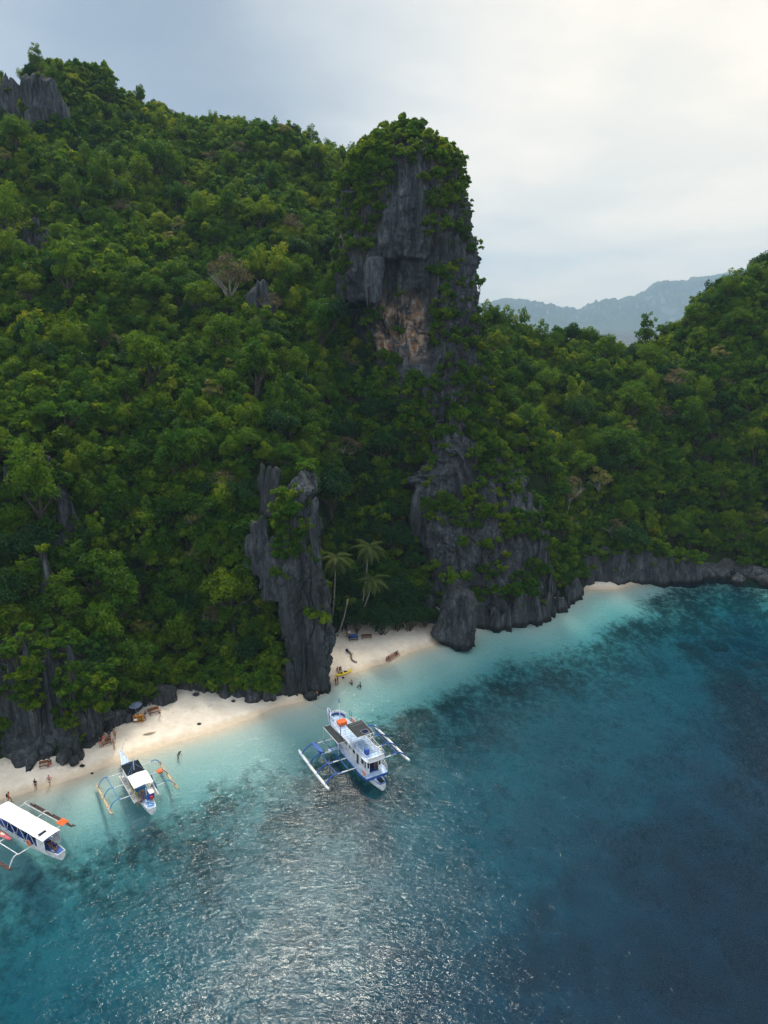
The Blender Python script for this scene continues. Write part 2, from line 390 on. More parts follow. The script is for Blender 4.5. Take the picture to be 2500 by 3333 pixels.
# ------------------------------------------------------------------ the hill (one height sheet through surveyed points)
def hill_controls():
    C = []
    foot = [(-200, 2600), (0, 2520), (60, 2530), (160, 2470), (250, 2450), (300, 2420), (380, 2370), (430, 2335), (480, 2290), (550, 2248),
            (650, 2258), (720, 2268), (800, 2280), (880, 2262), (960, 2215), (1040, 2110), (1110, 2068), (1150, 2045), (1250, 2035), (1330, 2020),
            (1400, 2025), (1500, 2035), (1600, 2040), (1700, 2035), (1780, 2005), (1830, 1970), (1880, 1925), (1930, 1890), (2000, 1882),
            (2100, 1876), (2250, 1860), (2400, 1868), (2500, 1888), (2700, 1950)]
    for u, v in foot:
        p = PZ(u, v, 1.0)
        if 1450 < u < 1800: p.y += 6
        if u < 100: p.y += 3.5
        C.append((p.x, p.y + 0.6, 0.6))
        C.append((p.x, p.y - 6, -4.0))
    for u, v, Y in [(-300, 2100, 88), (-300, 1800, 100), (-300, 1200, 135), (-300, 700, 175), (-300, 300, 225),
            (0, 2250, 87), (0, 2050, 93), (0, 1700, 108), (0, 1400, 125), (0, 1000, 155), (0, 700, 185), (0, 500, 205), (0, 420, 225), (0, 235, 238),
            (100, 245, 240), (170, 215, 245), (240, 208, 250), (330, 225, 255), (370, 255, 257), (400, 295, 260), (470, 335, 262), (560, 385, 265),
            (150, 1500, 118), (300, 2250, 92), (300, 2050, 99), (300, 1900, 106), (300, 1600, 118), (300, 1300, 135), (300, 1000, 158), (300, 800, 178), (300, 600, 205), (300, 450, 232), (300, 320, 248),
            (600, 2120, 107), (600, 1900, 114), (600, 1600, 126), (600, 1300, 144), (600, 1100, 160), (600, 900, 182), (600, 700, 212), (600, 550, 240), (600, 400, 266),
            (700, 395, 268), (800, 395, 268), (900, 420, 268), (1000, 440, 266), (1100, 480, 264), (1160, 500, 262), (1300, 540, 262),
            (780, 2100, 108), (820, 1850, 115), (850, 1500, 128), (850, 1200, 148), (850, 900, 178), (850, 700, 208), (850, 550, 240),
            (960, 1500, 128), (1000, 1800, 124), (1050, 1500, 142), (1050, 1300, 155), (1050, 1100, 172), (1050, 900, 196), (1050, 700, 224), (1050, 550, 248),
            (1130, 1900, 133), (1150, 1750, 141), (1150, 1600, 148), (1150, 1400, 158), (1150, 1200, 171), (1150, 1000, 188), (1150, 800, 205),
            (1250, 1900, 132), (1250, 1700, 143), (1250, 1550, 150), (1250, 1400, 157), (1250, 1200, 168), (1350, 1350, 160), (1350, 1800, 141),
            (1400, 1900, 143), (1500, 1700, 152), (1500, 1880, 145), (1650, 1650, 156), (1700, 1850, 147), (1400, 1500, 158), (1550, 1420, 166), (1550, 1250, 182), (1500, 1200, 186),
            (1800, 1600, 158), (1700, 1400, 164), (1780, 1850, 149), (1660, 1200, 192), (1640, 1100, 210), (1700, 1095, 210),
            (1860, 1750, 158), (1800, 1400, 178), (1800, 1200, 196), (1800, 1140, 214), (1900, 1145, 218),
            (2000, 1750, 159), (2000, 1600, 168), (2000, 1450, 176), (2000, 1300, 188), (2000, 1180, 202), (2000, 1150, 218), (2100, 1160, 220), (2150, 1165, 220),
            (2250, 1720, 166), (2250, 1500, 180), (2250, 1300, 190), (2230, 1150, 204), (2400, 1800, 162), (2250, 1060, 210), (2300, 975, 214),
            (2350, 915, 216), (2450, 890, 220), (2500, 865, 222), (2400, 1200, 195), (2500, 1700, 166), (2500, 1400, 180), (2500, 1100, 200), (2700, 800, 225), (2700, 1300, 185), (2700, 1700, 160)]:
        p = PY(u, v, Y); C.append((p.x, p.y, max(p.z - 4.5, 1.0)))
    for x, y, z in [(-140, 330, 60), (-90, 340, 70), (-40, 340, 60), (0, 340, 50), (40, 330, 10), (80, 300, -6), (120, 300, 5), (160, 300, 5),
                    (-160, 240, 90), (-160, 150, 50), (-150, 60, -4), (160, 240, 50), (170, 170, 10), (30, 275, 25), (60, 270, 15), (95, 270, 15), (-100, 300, 105), (-60, 310, 105), (-20, 310, 92), (15, 300, 55)]:
        C.append((x, y, z))
    return np.array(C)
HC = hill_controls()
def _rbf():
    P = HC[:, :2]; D = np.linalg.norm(P[:, None] - P[None], axis=-1); n = len(P)
    A = np.zeros((n + 3, n + 3)); A[:n, :n] = -D + np.eye(n) * (-0.4); A[:n, n] = 1; A[:n, n + 1:] = P; A[n, :n] = 1; A[n + 1:, :n] = P.T
    return np.linalg.lstsq(A, np.concatenate([HC[:, 2], np.zeros(3)]), rcond=None)[0]
RW = _rbf()
def hill_z(x, y):
    x = np.asarray(x, float); sh = x.shape; p = np.stack([x.ravel(), np.asarray(y, float).ravel()], -1); out = np.empty(len(p)); n = len(HC)
    for k in range(0, len(p), 20000):
        q = p[k:k + 20000]; D = np.linalg.norm(q[:, None] - HC[None, :, :2], axis=-1)
        out[k:k + 20000] = -D @ RW[:n] + RW[n] + q @ RW[n + 1:]
    z = out + fbm(np.stack([p[:, 0] * 0.034, p[:, 1] * 0.034, np.zeros(len(p))], -1), 4) * 5.5 * np.clip(out / 12, 0, 1)
    return z.reshape(sh)
GX = np.arange(-165, 175, 1.0); GY = np.arange(60, 345, 1.0)
MX, MY = np.meshgrid(GX, GY); MZ = hill_z(MX, MY)
def hz(x, y):
    x = np.asarray(x, float); y = np.asarray(y, float)
    i = np.clip(x - GX[0], 0, len(GX) - 1.001); j = np.clip(y - GY[0], 0, len(GY) - 1.001)
    i0 = i.astype(int); j0 = j.astype(int); a = i - i0; b = j - j0
    return (MZ[j0, i0] * (1 - a) * (1 - b) + MZ[j0, i0 + 1] * a * (1 - b) + MZ[j0 + 1, i0] * (1 - a) * b + MZ[j0 + 1, i0 + 1] * a * b)
def make_hill():
    F = grid_faces(len(GY), len(GX)); V = np.stack([MX, MY, MZ], -1).reshape(-1, 3)
    F = F[(MZ.reshape(-1)[F].max(1) > -4.5)]
    me = smooth(mesh_np('hillside', V, F)); obj('hillside', me, SOIL, kind='structure')
make_hill()

# ------------------------------------------------------------------ limestone
def disp(p, amp=1.0, lean=0.0):
    """karst relief: buttresses, knife-edged vertical flutes, slabs and cracks; returns outward push in metres."""
    q = p * np.array([1, 1, 0.16]); x = p[..., 0] + 0.7 * p[..., 1] - 0.16 * p[..., 2]
    big = 1 - np.abs(perlin(q * 0.12 + 5)) * 2.2
    wob = perlin(p * np.array([.22, .22, .06]) + 7) ; wob2 = perlin(p * np.array([.6, .6, .16]) + 13)
    tri = lambda t: 1 - np.abs((t % 1.0) * 2 - 1)
    f1 = tri(x * 0.24 + wob * .9) ** 1.3; f2 = tri(x * 0.62 + wob * 1.3 + wob2 * .6) ** 1.2; f3 = tri(x * 1.5 + wob2 * 2.4) 
    mask = np.clip(.6 + perlin(p * np.array([.15, .15, .09]) + 55) * 1.6, 0, 1.3)
    blk = np.round(perlin(p * np.array([0.26, 0.26, 0.13]) + 71) * 5) / 5
    led = np.round(perlin(p * np.array([.10, .10, .34]) + 3) * 4) / 4
    crk = -np.clip(1 - np.abs(perlin(p * np.array([0.55, 0.55, 0.30]) + 91)) * 11, 0, 1)
    sm = perlin(p * np.array([1, 1, 0.4]) * 1.9 + 41)
    return amp * (1.5 * big + 1.5 * f1 + 1.0 * f2 * mask + 0.35 * f3 * mask + 1.2 * blk + 0.5 * led + 0.5 * crk + .25 * sm - 2.6)
def shell(levels, nt, na, amp=1.0, power=2.6, tip=0.0, carve=None, lean=0.0):
    """levels: (z, xl, xr, yfront, yback) from the bottom up; a closed column with karst relief."""
    L_ = np.array(sorted(levels)); z = np.linspace(L_[0, 0], L_[-1, 0], nt)
    xl, xr, yf, yb = (np.interp(z, L_[:, 0], L_[:, k]) for k in (1, 2, 3, 4))
    a = np.linspace(0, 2 * np.pi, na, endpoint=False)
    ca, sa = np.cos(a), np.sin(a); e = 2 / power
    cx = np.sign(ca) * np.abs(ca) ** e; sy = np.sign(sa) * np.abs(sa) ** e
    X = (xl + xr)[:, None] / 2 + (xr - xl)[:, None] / 2 * cx; Y = (yf + yb)[:, None] / 2 + (yb - yf)[:, None] / 2 * sy
    Z = np.repeat(z[:, None], na, 1)
    P = np.stack([X, Y, Z], -1)
    nx = cx / np.maximum(xr - xl, 0.2)[:, None]; ny = sy / np.maximum(yb - yf, 0.2)[:, None]
    nn = np.sqrt(nx ** 2 + ny ** 2) + 1e-9; nx, ny = nx / nn, ny / nn
    w = np.minimum((xr - xl), (yb - yf)); d = disp(P, amp) * np.clip(w / 4.5, 0.12, 1)[:, None]
    if tip: P[..., 2] += tip * perlin(np.stack([X * 0.45, Y * 0.45, Z * 0.02], -1)) * np.clip((Z - L_[0, 0]) / (L_[-1, 0] - L_[0, 0]) * 1.6 - 0.6, 0, 1)
    P[..., 0] += nx * d; P[..., 1] += ny * d
    if carve is not None: P = carve(P)
    V = P.reshape(-1, 3); F = grid_faces(nt, na, wrap=True)
    top = V[-na:].mean(0); top[2] = V[-na:, 2].mean() + 0.2
    V = np.vstack([V, top]); t = len(V) - 1; r = (nt - 1) * na
    T = np.array([(r + k, r + (k + 1) % na, t, t) for k in range(na)])
    return V, F, T[:, :3]
def shells_mesh(name, parts):
    Vs, Fs, off = [], [], 0
    for V, F, T in parts:
        Vs.append(V); T4 = np.hstack([T, T[:, 2:3]]); 
        Fs.append((F + off, T + off)); off += len(V)
    V = np.vstack(Vs); Q = np.vstack([f for f, _ in Fs]); T = np.vstack([t for _, t in Fs])
    me = bpy.data.meshes.new(name)
    me.vertices.add(len(V)); me.vertices.foreach_set('co', V.astype(np.float32).ravel())
    idx = np.concatenate([Q.ravel(), T.ravel()]).astype(np.int32)
    me.loops.add(len(idx)); me.loops.foreach_set('vertex_index', idx)
    st = np.concatenate([np.arange(len(Q)) * 4, len(Q) * 4 + np.arange(len(T)) * 3]).astype(np.int32)
    tot = np.concatenate([np.full(len(Q), 4), np.full(len(T), 3)]).astype(np.int32)
    me.polygons.add(len(st)); me.polygons.foreach_set('loop_start', st); me.polygons.foreach_set('loop_total', tot)
    me.update(calc_edges=True); me.validate()
    return me, V
ROCK_PTS = []           # surface samples of all rocks: (position, normal) for shrubs that root on them
def px_levels(rows, thick, yshift=0.0):
    """rows: (v, u_left, u_right, Y): outline of a rock face measured in the photograph at its distance Y."""
    out = []
    for v, ul, ur, Y in rows:
        a = PY(ul, v, Y); b = PY(ur, v, Y)
        out.append((a.z, a.x, b.x, Y + yshift - 0.10 * thick, Y + yshift + thick))
    return out
def blade(x, y, z0, z1, w, t, seed):
    r = random.Random(seed); lv = []
    H = z1 - z0; lx = r.uniform(-0.05, 0.05) * H
    blunt = r.uniform(0.0, 0.45); q = r.uniform(0.75, 1.2)
    for f, s in ((0, 1.2), (0.3, 1.0 * q), (0.6, 0.85), (0.8, 0.6 + blunt * .4), (0.93, 0.34 + blunt), (1.0, 0.06 + blunt * .8)):
        cx = x + lx * f
        lv.append((z0 + f * H, cx - w * s / 2, cx + w * s / 2, y - t * s / 2, y + t * s / 2))
    return shell(lv, max(12, int(H / 0.45)), 28, amp=0.8, power=2.0, tip=0.9)
def rock_thing(name, label, category, parts, mat=None, shrub_w=1.0, **props):
    me, V = shells_mesh(name, parts)
    c = np.array([V[:, 0].mean(), V[:, 1].mean(), V[:, 2].min()])
    me.transform(Matrix.Translation(-Vector(c))); me.update()
    o = obj(name, me, mat or ROCK, **props); o.location = c
    if label: o['label'] = label; o['category'] = category
    nr = np.empty(len(me.vertices) * 3, np.float32); me.vertices.foreach_get('normal', nr)
    ROCK_PTS.append((V, nr.reshape(-1, 3), shrub_w, name))
    return o

def blades_along(pts, n, wr, tr, seed, y_jit=1.0, sink=3.0):
    """pts: (u, v_top, v_base, Y) samples along a cliff; blades stand between them."""
    r = random.Random(seed); out = []; P_ = np.array(pts, float)
    for k in range(n):
        f = (k + r.uniform(-0.3, 0.3)) / max(1, n - 1) * (len(P_) - 1); f = min(max(f, 0), len(P_) - 1)
        u, vt, vb, Y = (np.interp(f, range(len(P_)), P_[:, j]) for j in range(4))
        Yk = Y + r.uniform(-y_jit, y_jit); a = PY(u, vb, Yk); h = r.uniform(0.40, 1.10)
        b = PY(u, vb + (vt - vb) * h, Yk)
        w = r.uniform(*wr); out.append(blade(b.x, Yk + 0.3, a.z - sink, b.z, w, r.uniform(*tr), seed * 100 + k))
    return out

# tall headland tower
def carve_tower(P):
    u, v, d = project(P)
    jn = fbm(P * np.array([.12, .12, .12]) + 31, 3); u = u + jn * 45; v = v + 14 * np.round(jn * 3) / 3 + 10 * perlin(P * .4)
    # undercut cave: pushed back below a level lip
    m = np.clip((u - 1225) / 25, 0, 1) * np.clip((1400 - u) / 110, 0, 1) * np.clip((v - 838) / 10, 0, 1) * np.clip((1330 - v) / 260, 0, 1)
    m2 = np.clip((u - 1060) / 20, 0, 1) * np.clip((1240 - u) / 40, 0, 1) * np.clip((v - 975) / 14, 0, 1) * np.clip((1500 - v) / 150, 0, 1)
    front = P[..., 1] < 188
    P[..., 1] += np.where(front, 6.5 * m + 8 * m2, 0)
    return P
TY = 172
tower_rows = [(1480, 1230, 1650, TY - 12), (1300, 1190, 1622, TY - 9), (1150, 1160, 1606, TY - 5), (1040, 1110, 1588, TY), (960, 1098, 1572, TY), (850, 1092, 1556, TY), (760, 1092, 1545, TY),
              (640, 1100, 1538, TY), (570, 1118, 1530, TY + 1), (520, 1140, 1505, TY + 2), (492, 1172, 1466, TY + 4), (468, 1200, 1430, TY + 7), (446, 1240, 1380, TY + 10), (436, 1280, 1330, TY + 13)]
TW = px_levels(tower_rows, 32)
TW = [(z, a, b, yf, yb - max(0, (z - 92)) * 0.9) for z, a, b, yf, yb in TW]
tower_parts = [shell(TW, 230, 340, amp=1.15, power=3.0, carve=carve_tower)]
tower = rock_thing('limestone_tower', 'tall square-shouldered grey limestone tower rising above the forest with an ochre cave scar', 'cliff', tower_parts, ROCK_O, 1.0)
def ochre_attr():
    me = tower.data; n = len(me.vertices); co = np.empty(n * 3, np.float32); me.vertices.foreach_get('co', co)
    co = co.reshape(-1, 3) + np.array(tower.location)
    u, v, _ = project(co)
    m = np.clip((u - 1215) / 20, 0, 1) * np.clip((1400 - u) / 30, 0, 1) * np.clip((v - 940) / 60, 0, 1) * np.clip((1190 - v) / 50, 0, 1)
    m = np.maximum(m, 0.7 * np.clip((u - 1085) / 10, 0, 1) * np.clip((1125 - u) / 15, 0, 1) * np.clip((v - 700) / 60, 0, 1) * np.clip((900 - v) / 60, 0, 1))
    fattr(me, 'ochre', m * (co[:, 1] < 185))
ochre_attr()
# pale hanging block in the mouth of the cave, with stalactite fringe
hb = px_levels([(985, 1200, 1236, TY - 6), (960, 1192, 1244, TY - 6.3), (900, 1184, 1250, TY - 6.6), (855, 1184, 1250, TY - 6), (835, 1190, 1256, TY - 5)], 8)
obj('hanging_block', shells_mesh('hanging_block', [shell(hb, 60, 70, amp=0.5, power=2.2)] +
    [shell([(PY(u, v1, TY).z, PY(u, v1, TY).x - 0.05, PY(u, v1, TY).x + 0.05, TY - 5.4, TY - 5.3), (PY(u, 930, TY).z, PY(u, 930, TY).x - .8, PY(u, 930, TY).x + .8, TY - 6.2, TY - 4)], 14, 12, 0.2, 2)
     for u, v1 in ((1198, 1004), (1207, 992), (1232, 1000), (1220, 985))])[0], ROCK_P, tower).matrix_parent_inverse = Matrix.Translation(-tower.location)
# small upright stone on the tower's crest
sp = px_levels([(450, 1343, 1362, TY + 8), (425, 1345, 1360, TY + 8), (413, 1349, 1359, TY + 8)], 1.5)
o = obj('crest_spike', shells_mesh('crest_spike', [shell(sp, 14, 14, 0.15, 2.5)])[0], ROCK, tower); o.matrix_parent_inverse = Matrix.Translation(-tower.location)

# cliff below the tower, at the right side of the cove
CY = 133
cl = px_levels([(2100, 1400, 1790, CY + 1), (2040, 1385, 1800, CY), (1980, 1372, 1812, CY + 1), (1900, 1375, 1806, CY + 3), (1800, 1365, 1800, CY + 5), (1700, 1345, 1770, CY + 8), (1600, 1335, 1745, CY + 11),
                (1540, 1370, 1700, CY + 13), (1480, 1410, 1620, CY + 16), (1420, 1450, 1540, CY + 18), (1380, 1480, 1510, CY + 19)], 22)
parts = [shell(cl, 190, 300, amp=1.1, power=2.6)]
parts += blades_along([(1440, 1420, 1640, 150), (1500, 1360, 1600, 151), (1560, 1430, 1600, 150), (1640, 1500, 1650, 147), (1720, 1560, 1750, 145), (1770, 1680, 1850, 142), (1800, 1800, 1960, 139)], 26, (2.2, 4.2), (2, 4), 11, 1.2)
parts += blades_along([(1350, 1600, 1760, 143), (1400, 1570, 1720, 143)], 5, (2, 3.2), (2, 3), 12, 0.8)
parts += blades_along([(1400, 1930, 2045, 131), (1480, 1960, 2030, 131), (1600, 1960, 2055, 130), (1700, 1930, 2050, 131), (1780, 1930, 2010, 134), (1850, 1900, 1975, 141), (1885, 1890, 1940, 147)], 26, (2.0, 4.5), (2, 4), 13, 0.8)
rock_thing('sea_cliff', 'fluted grey limestone cliff with hanging shrubs between the cove beach and the turquoise water', 'cliff', parts, ROCK, 0.4)

# rock fin that divides the two beaches
FY = 104
fin = px_levels([(2330, 905, 1050, FY - 3), (2290, 890, 1068, FY - 2), (2200, 905, 1076, FY), (2100, 910, 1070, FY + 1), (2000, 905, 1066, FY + 2), (1900, 905, 1062, FY + 3), (1800, 905, 1045, FY + 4.5),
                 (1720, 888, 1042, FY + 6), (1660, 893, 1040, FY + 7), (1620, 915, 1036, FY + 8), (1590, 940, 1028, FY + 9), (1562, 960, 1008, FY + 9.5), (1540, 975, 992, FY + 10)], 10)
parts = [shell(fin, 220, 240, amp=1.15, power=2.4)]
parts += blades_along([(925, 1700, 2000, FY + 4), (970, 1590, 1850, FY + 7), (1010, 1620, 1850, FY + 7), (1035, 1700, 1950, FY + 5)], 12, (1.3, 2.6), (1.2, 2.4), 21, 0.8)
parts += blades_along([(915, 2160, 2290, FY - 1), (960, 2120, 2290, FY - 1.5), (1010, 2180, 2260, FY), (1060, 2170, 2230, FY + 1)], 9, (2.0, 3.6), (1.6, 2.8), 22, 0.7)
parts += blades_along([(850, 1510, 1620, 121), (870, 1500, 1620, 121), (895, 1510, 1620, 120)], 5, (2.4, 3.6), (2, 3), 23, 0.5)
parts += blades_along([(820, 1710, 1790, 114), (870, 1700, 1830, 112), (890, 1740, 1900, 109)], 8, (2.4, 4.0), (2, 3), 24, 0.6)
rock_thing('rock_fin', 'narrow dark limestone fin standing in the water between the two white beaches', 'rock', parts, ROCK, 0.15)

# leaning boulder at the right end of the cove beach
b0 = px_levels([(2140, 1440, 1545, 121), (2115, 1418, 1560, 120.5), (2090, 1400, 1558, 120.5), (2070, 1404, 1557, 121), (2030, 1424, 1556, 121.5), (1990, 1440, 1549, 122), (1950, 1455, 1540, 122.5),
                (1935, 1462, 1528, 123), (1925, 1478, 1510, 123.5)], 7)
b0[0] = (-0.6, *b0[0][1:])
rock_thing('leaning_boulder', 'big wedge-shaped grey boulder at the right end of the cove beach, undercut at the waterline', 'boulder', [shell(b0, 90, 130, amp=0.55, power=2.4)], ROCK, 0.05)

# cliff at the far left above the near beach
LY = 86
lc = px_levels([(2560, -260, 300, LY - 4), (2470, -270, 262, LY - 2), (2400, -280, 300, LY), (2300, -290, 330, LY + 2), (2200, -300, 300, LY + 4), (2140, -300, 220, LY + 6), (2090, -280, 150, LY + 7), (2060, -240, 60, LY + 8)], 9)
parts = [shell(lc, 110, 260, amp=0.9, power=3.0)]
parts += blades_along([(-60, 2080, 2400, LY + 1), (20, 2060, 2500, LY + 1), (90, 2090, 2480, LY + 1), (170, 2060, 2450, LY + 1.5), (240, 2200, 2440, LY + 2), (300, 2250, 2410, LY + 4)], 22, (1.3, 2.8), (1.3, 2.4), 31, 0.8)
rock_thing('left_cliff', 'dark fluted limestone cliff with yellow-green shrubs above the near left beach', 'cliff', parts, ROCK, 1.9)

# low rock wall behind the near beach
parts = [shell([(PZ(u0, v0, 1).z - 3, PZ(u0, v0, 1).x - 4.5, PZ(u0, v0, 1).x + 4.5, PZ(u0, v0, 1).y + 0.6, PZ(u0, v0, 1).y + 7), (2.4, PZ(u0, v0, 1).x - 4, PZ(u0, v0, 1).x + 4, PZ(u0, v0, 1).y + 1.4, PZ(u0, v0, 1).y + 8)], 22, 110, 0.8, 2.6, 1.5) for u0, v0 in ((395, 2350), (470, 2300), (560, 2252), (650, 2262), (740, 2275), (830, 2285))]
parts += blades_along([(350, 2320, 2395, 92), (420, 2290, 2348, 95), (480, 2240, 2300, 99), (560, 2180, 2262, 103.5), (650, 2190, 2268, 102.5), (730, 2220, 2275, 102), (800, 2235, 2288, 101.5), (880, 2230, 2290, 101)], 60, (1.6, 3.6), (1.6, 3.0), 41, 0.5, 1.5)
rock_thing('beach_rock_wall', 'low jagged grey rock wall under the trees behind the near beach', 'rock', parts, ROCK, 1.6)

# outcrops half way up the left hill
def outcrop(name, label, pts, n, wr, seed, w=0.6):
    rock_thing(name, label, 'rock', blades_along(pts, int(n * 1.7), (wr[0] * 1.1, wr[1] * 1.2), (wr[0], wr[1] * 1.2), seed, 1.0, 5.0), ROCK, w)
outcrop('rock_outcrop', 'grey fluted outcrop with a sharp nose half way up the far left slope', [(-80, 1510, 1640, 110), (20, 1500, 1600, 112), (110, 1450, 1560, 114), (180, 1530, 1650, 114), (205, 1600, 1690, 113)], 14, (3.2, 5.5), 51, 1.8)
outcrop('rock_outcrop', 'thin bare grey rock slabs low on the left slope below the sharp-nosed outcrop', [(130, 1790, 1850, 102), (150, 1820, 1900, 101)], 6, (1.3, 2.3), 52)
outcrop('rock_outcrop', 'dark vertical rock face below the summit at the top left', [(-60, 240, 400, 231), (20, 230, 420, 231), (80, 235, 420, 230), (130, 240, 330, 230), (170, 250, 360, 230)], 14, (4.0, 7.0), 53, 0.35)
outcrop('rock_outcrop', 'grey vertical rock face amid trees at the left edge high on the slope', [(40, 760, 820, 182), (90, 690, 840, 182), (130, 700, 850, 181), (150, 760, 850, 180)], 7, (3, 5), 54, 0.4)
outcrop('rock_outcrop', 'small dark rock face among trees left of the tower, level with its hanging block', [(815, 900, 1010, 171), (850, 900, 1010, 171), (870, 920, 1010, 171)], 5, (2.5, 4), 55, 0.4)
outcrop('rock_outcrop', 'narrow dark rock rib high on the slope between summit and tower', [(785, 620, 720, 215), (800, 640, 730, 214)], 3, (2.5, 4), 56, 0.4)

# rock wall of the far cove
parts = blades_along([(1925, 1810, 1900, 154), (1980, 1790, 1895, 155), (2050, 1785, 1885, 156), (2120, 1790, 1890, 155.5), (2180, 1800, 1885, 156), (2240, 1825, 1880, 157), (2320, 1845, 1872, 160), (2420, 1855, 1875, 160), (2500, 1860, 1890, 158)], 62, (4.0, 8.0), (3, 5), 61, 0.6, 2.0)
rock_thing('cove_rock_wall', 'slanting grey rock wall behind the small sand patch of the far cove', 'rock', parts, ROCK, 1.4)
parts = blades_along([(1640, 2010, 2050, 129), (1700, 2010, 2045, 129), (1800, 1970, 2010, 135), (1860, 1915, 1965, 142)], 8, (2, 3.4), (2, 3), 62, 0.5, 1.5)

# boulders
def boulder_mesh(seed, n=26):
    a = np.linspace(0, 2 * np.pi, n * 2, endpoint=False); t = np.linspace(0.02, math.pi - 0.02, n)
    T, A = np.meshgrid(t, a, indexing='ij')
    P = np.stack([np.sin(T) * np.cos(A), np.sin(T) * np.sin(A), np.cos(T)], -1)
    s = 1 + 0.30 * perlin(P * 1.3 + seed * 7.7) + 0.14 * (1 - 2 * np.abs(perlin(P * 3.1 + seed))) + 0.05 * perlin(P * 9 + seed)
    V = (P * s[..., None]).reshape(-1, 3)
    return mesh_np('boulder', V, grid_faces(n, n * 2, wrap=True))
BM = [boulder_mesh(k) for k in range(4)]
for m_ in BM: m_.materials.append(ROCK); smooth(m_)
def boulder(u, v, sx, sy, sz, label, k=0, z=0.3, name='boulder'):
    p = PZ(u, v, z); o = obj(name, BM[k % 4], None)
    o.location = (p.x, p.y + sy * 0.4, z + sz * 0.30); o.scale = (sx, sy, sz); o.rotation_euler = (0, 0, random.uniform(0, 6))
    o['label'] = label; o['category'] = 'boulder'; return o
boulder(205, 2475, 1.1, 0.9, 1.0, 'largest tan-grey boulder on the sand below the left cliff', 0, 0.9)
boulder(240, 2482, .7, .6, .65, 'smaller rock on the sand just right of the largest tan-grey boulder', 1, 0.9)
boulder(385, 2352, 1.4, 1.2, 1.4, 'dark boulder at the edge of the trees left of the drinks stall', 2, 1.1)
boulder(418, 2347, 0.8, 0.7, 0.8, 'small dark rock right beside the drinks stall', 3, 1.1)
boulder(533, 2285, 1.9, 1.5, 1.8, 'dark rock jutting out of the bushes right of the wooden table', 0, 1.3)
boulder(560, 2225, 1.5, 1.3, 1.8, 'rounded rock behind the wooden table at the foot of the slope', 1, 1.5)
boulder(150, 2455, 1.0, 0.8, 0.9, 'grey rock at the cliff foot above the shaded picnic table', 2, 1.2)
boulder(1012, 2275, 1.0, 0.9, 0.8, 'low rock awash at the right foot of the dividing fin', 3, -0.1)
for i, (u, v, s) in enumerate([(2270, 1880, 2.6), (2320, 1878, 3.4), (2370, 1876, 4.2), (2420, 1884, 3.6), (2462, 1893, 3.8), (2500, 1910, 3.0)]):
    boulder(u, v - 12, s * .85, s * 0.6, s * 0.5, ['brown-grey boulder just right of the far cove rock wall', 'long low boulder second along the far cove shore', 'broad slabby boulder in the middle of the far cove shore row',
            'rounded boulder with a smaller one before it on the far cove shore', 'pale boulder near the right end of the far cove shore row', 'last boulder of the far cove shore at the picture edge'][i], i, 0.2)
boulder(2405, 1897, 1.6, 1.3, 1.4, 'small round boulder standing in front of the far cove shore row', 2, 0.1)
boulder(2238, 1862, 2.4, 2.0, 2.6, 'pale weathered block at the right end of the far cove rock wall', 1, 0.5)
# coral heads that stand off the sea floor
for i, (u, v, s) in enumerate([(2340, 2070, 2.2), (2450, 2115, 1.8), (2385, 2155, 2.6), (2230, 2080, 1.5)]):
    p = PZ(u, v, -3.0); cm = BM[i].copy(); cm.materials.clear(); cm.materials.append(SAND); fattr(cm, 'inland', [-30] * len(cm.vertices)); fattr(cm, 'reef', [1.2] * len(cm.vertices)); o = obj('coral_head', cm, None); o.location = (p.x, p.y, floor_z(inland(np.array([p.x]), np.array([p.y])), np.array([p.x]), np.array([p.y]))[0] - 0.1)
    o.scale = (s, s, 0.5); o['category'] = 'coral'
    o['label'] = ['dark coral head under the water off the far cove, upper of three at the right', 'dark coral head under water nearest the right picture edge', 'largest dark coral patch under water at the far right', 'faint dark coral patch left of the other far right ones'][i]

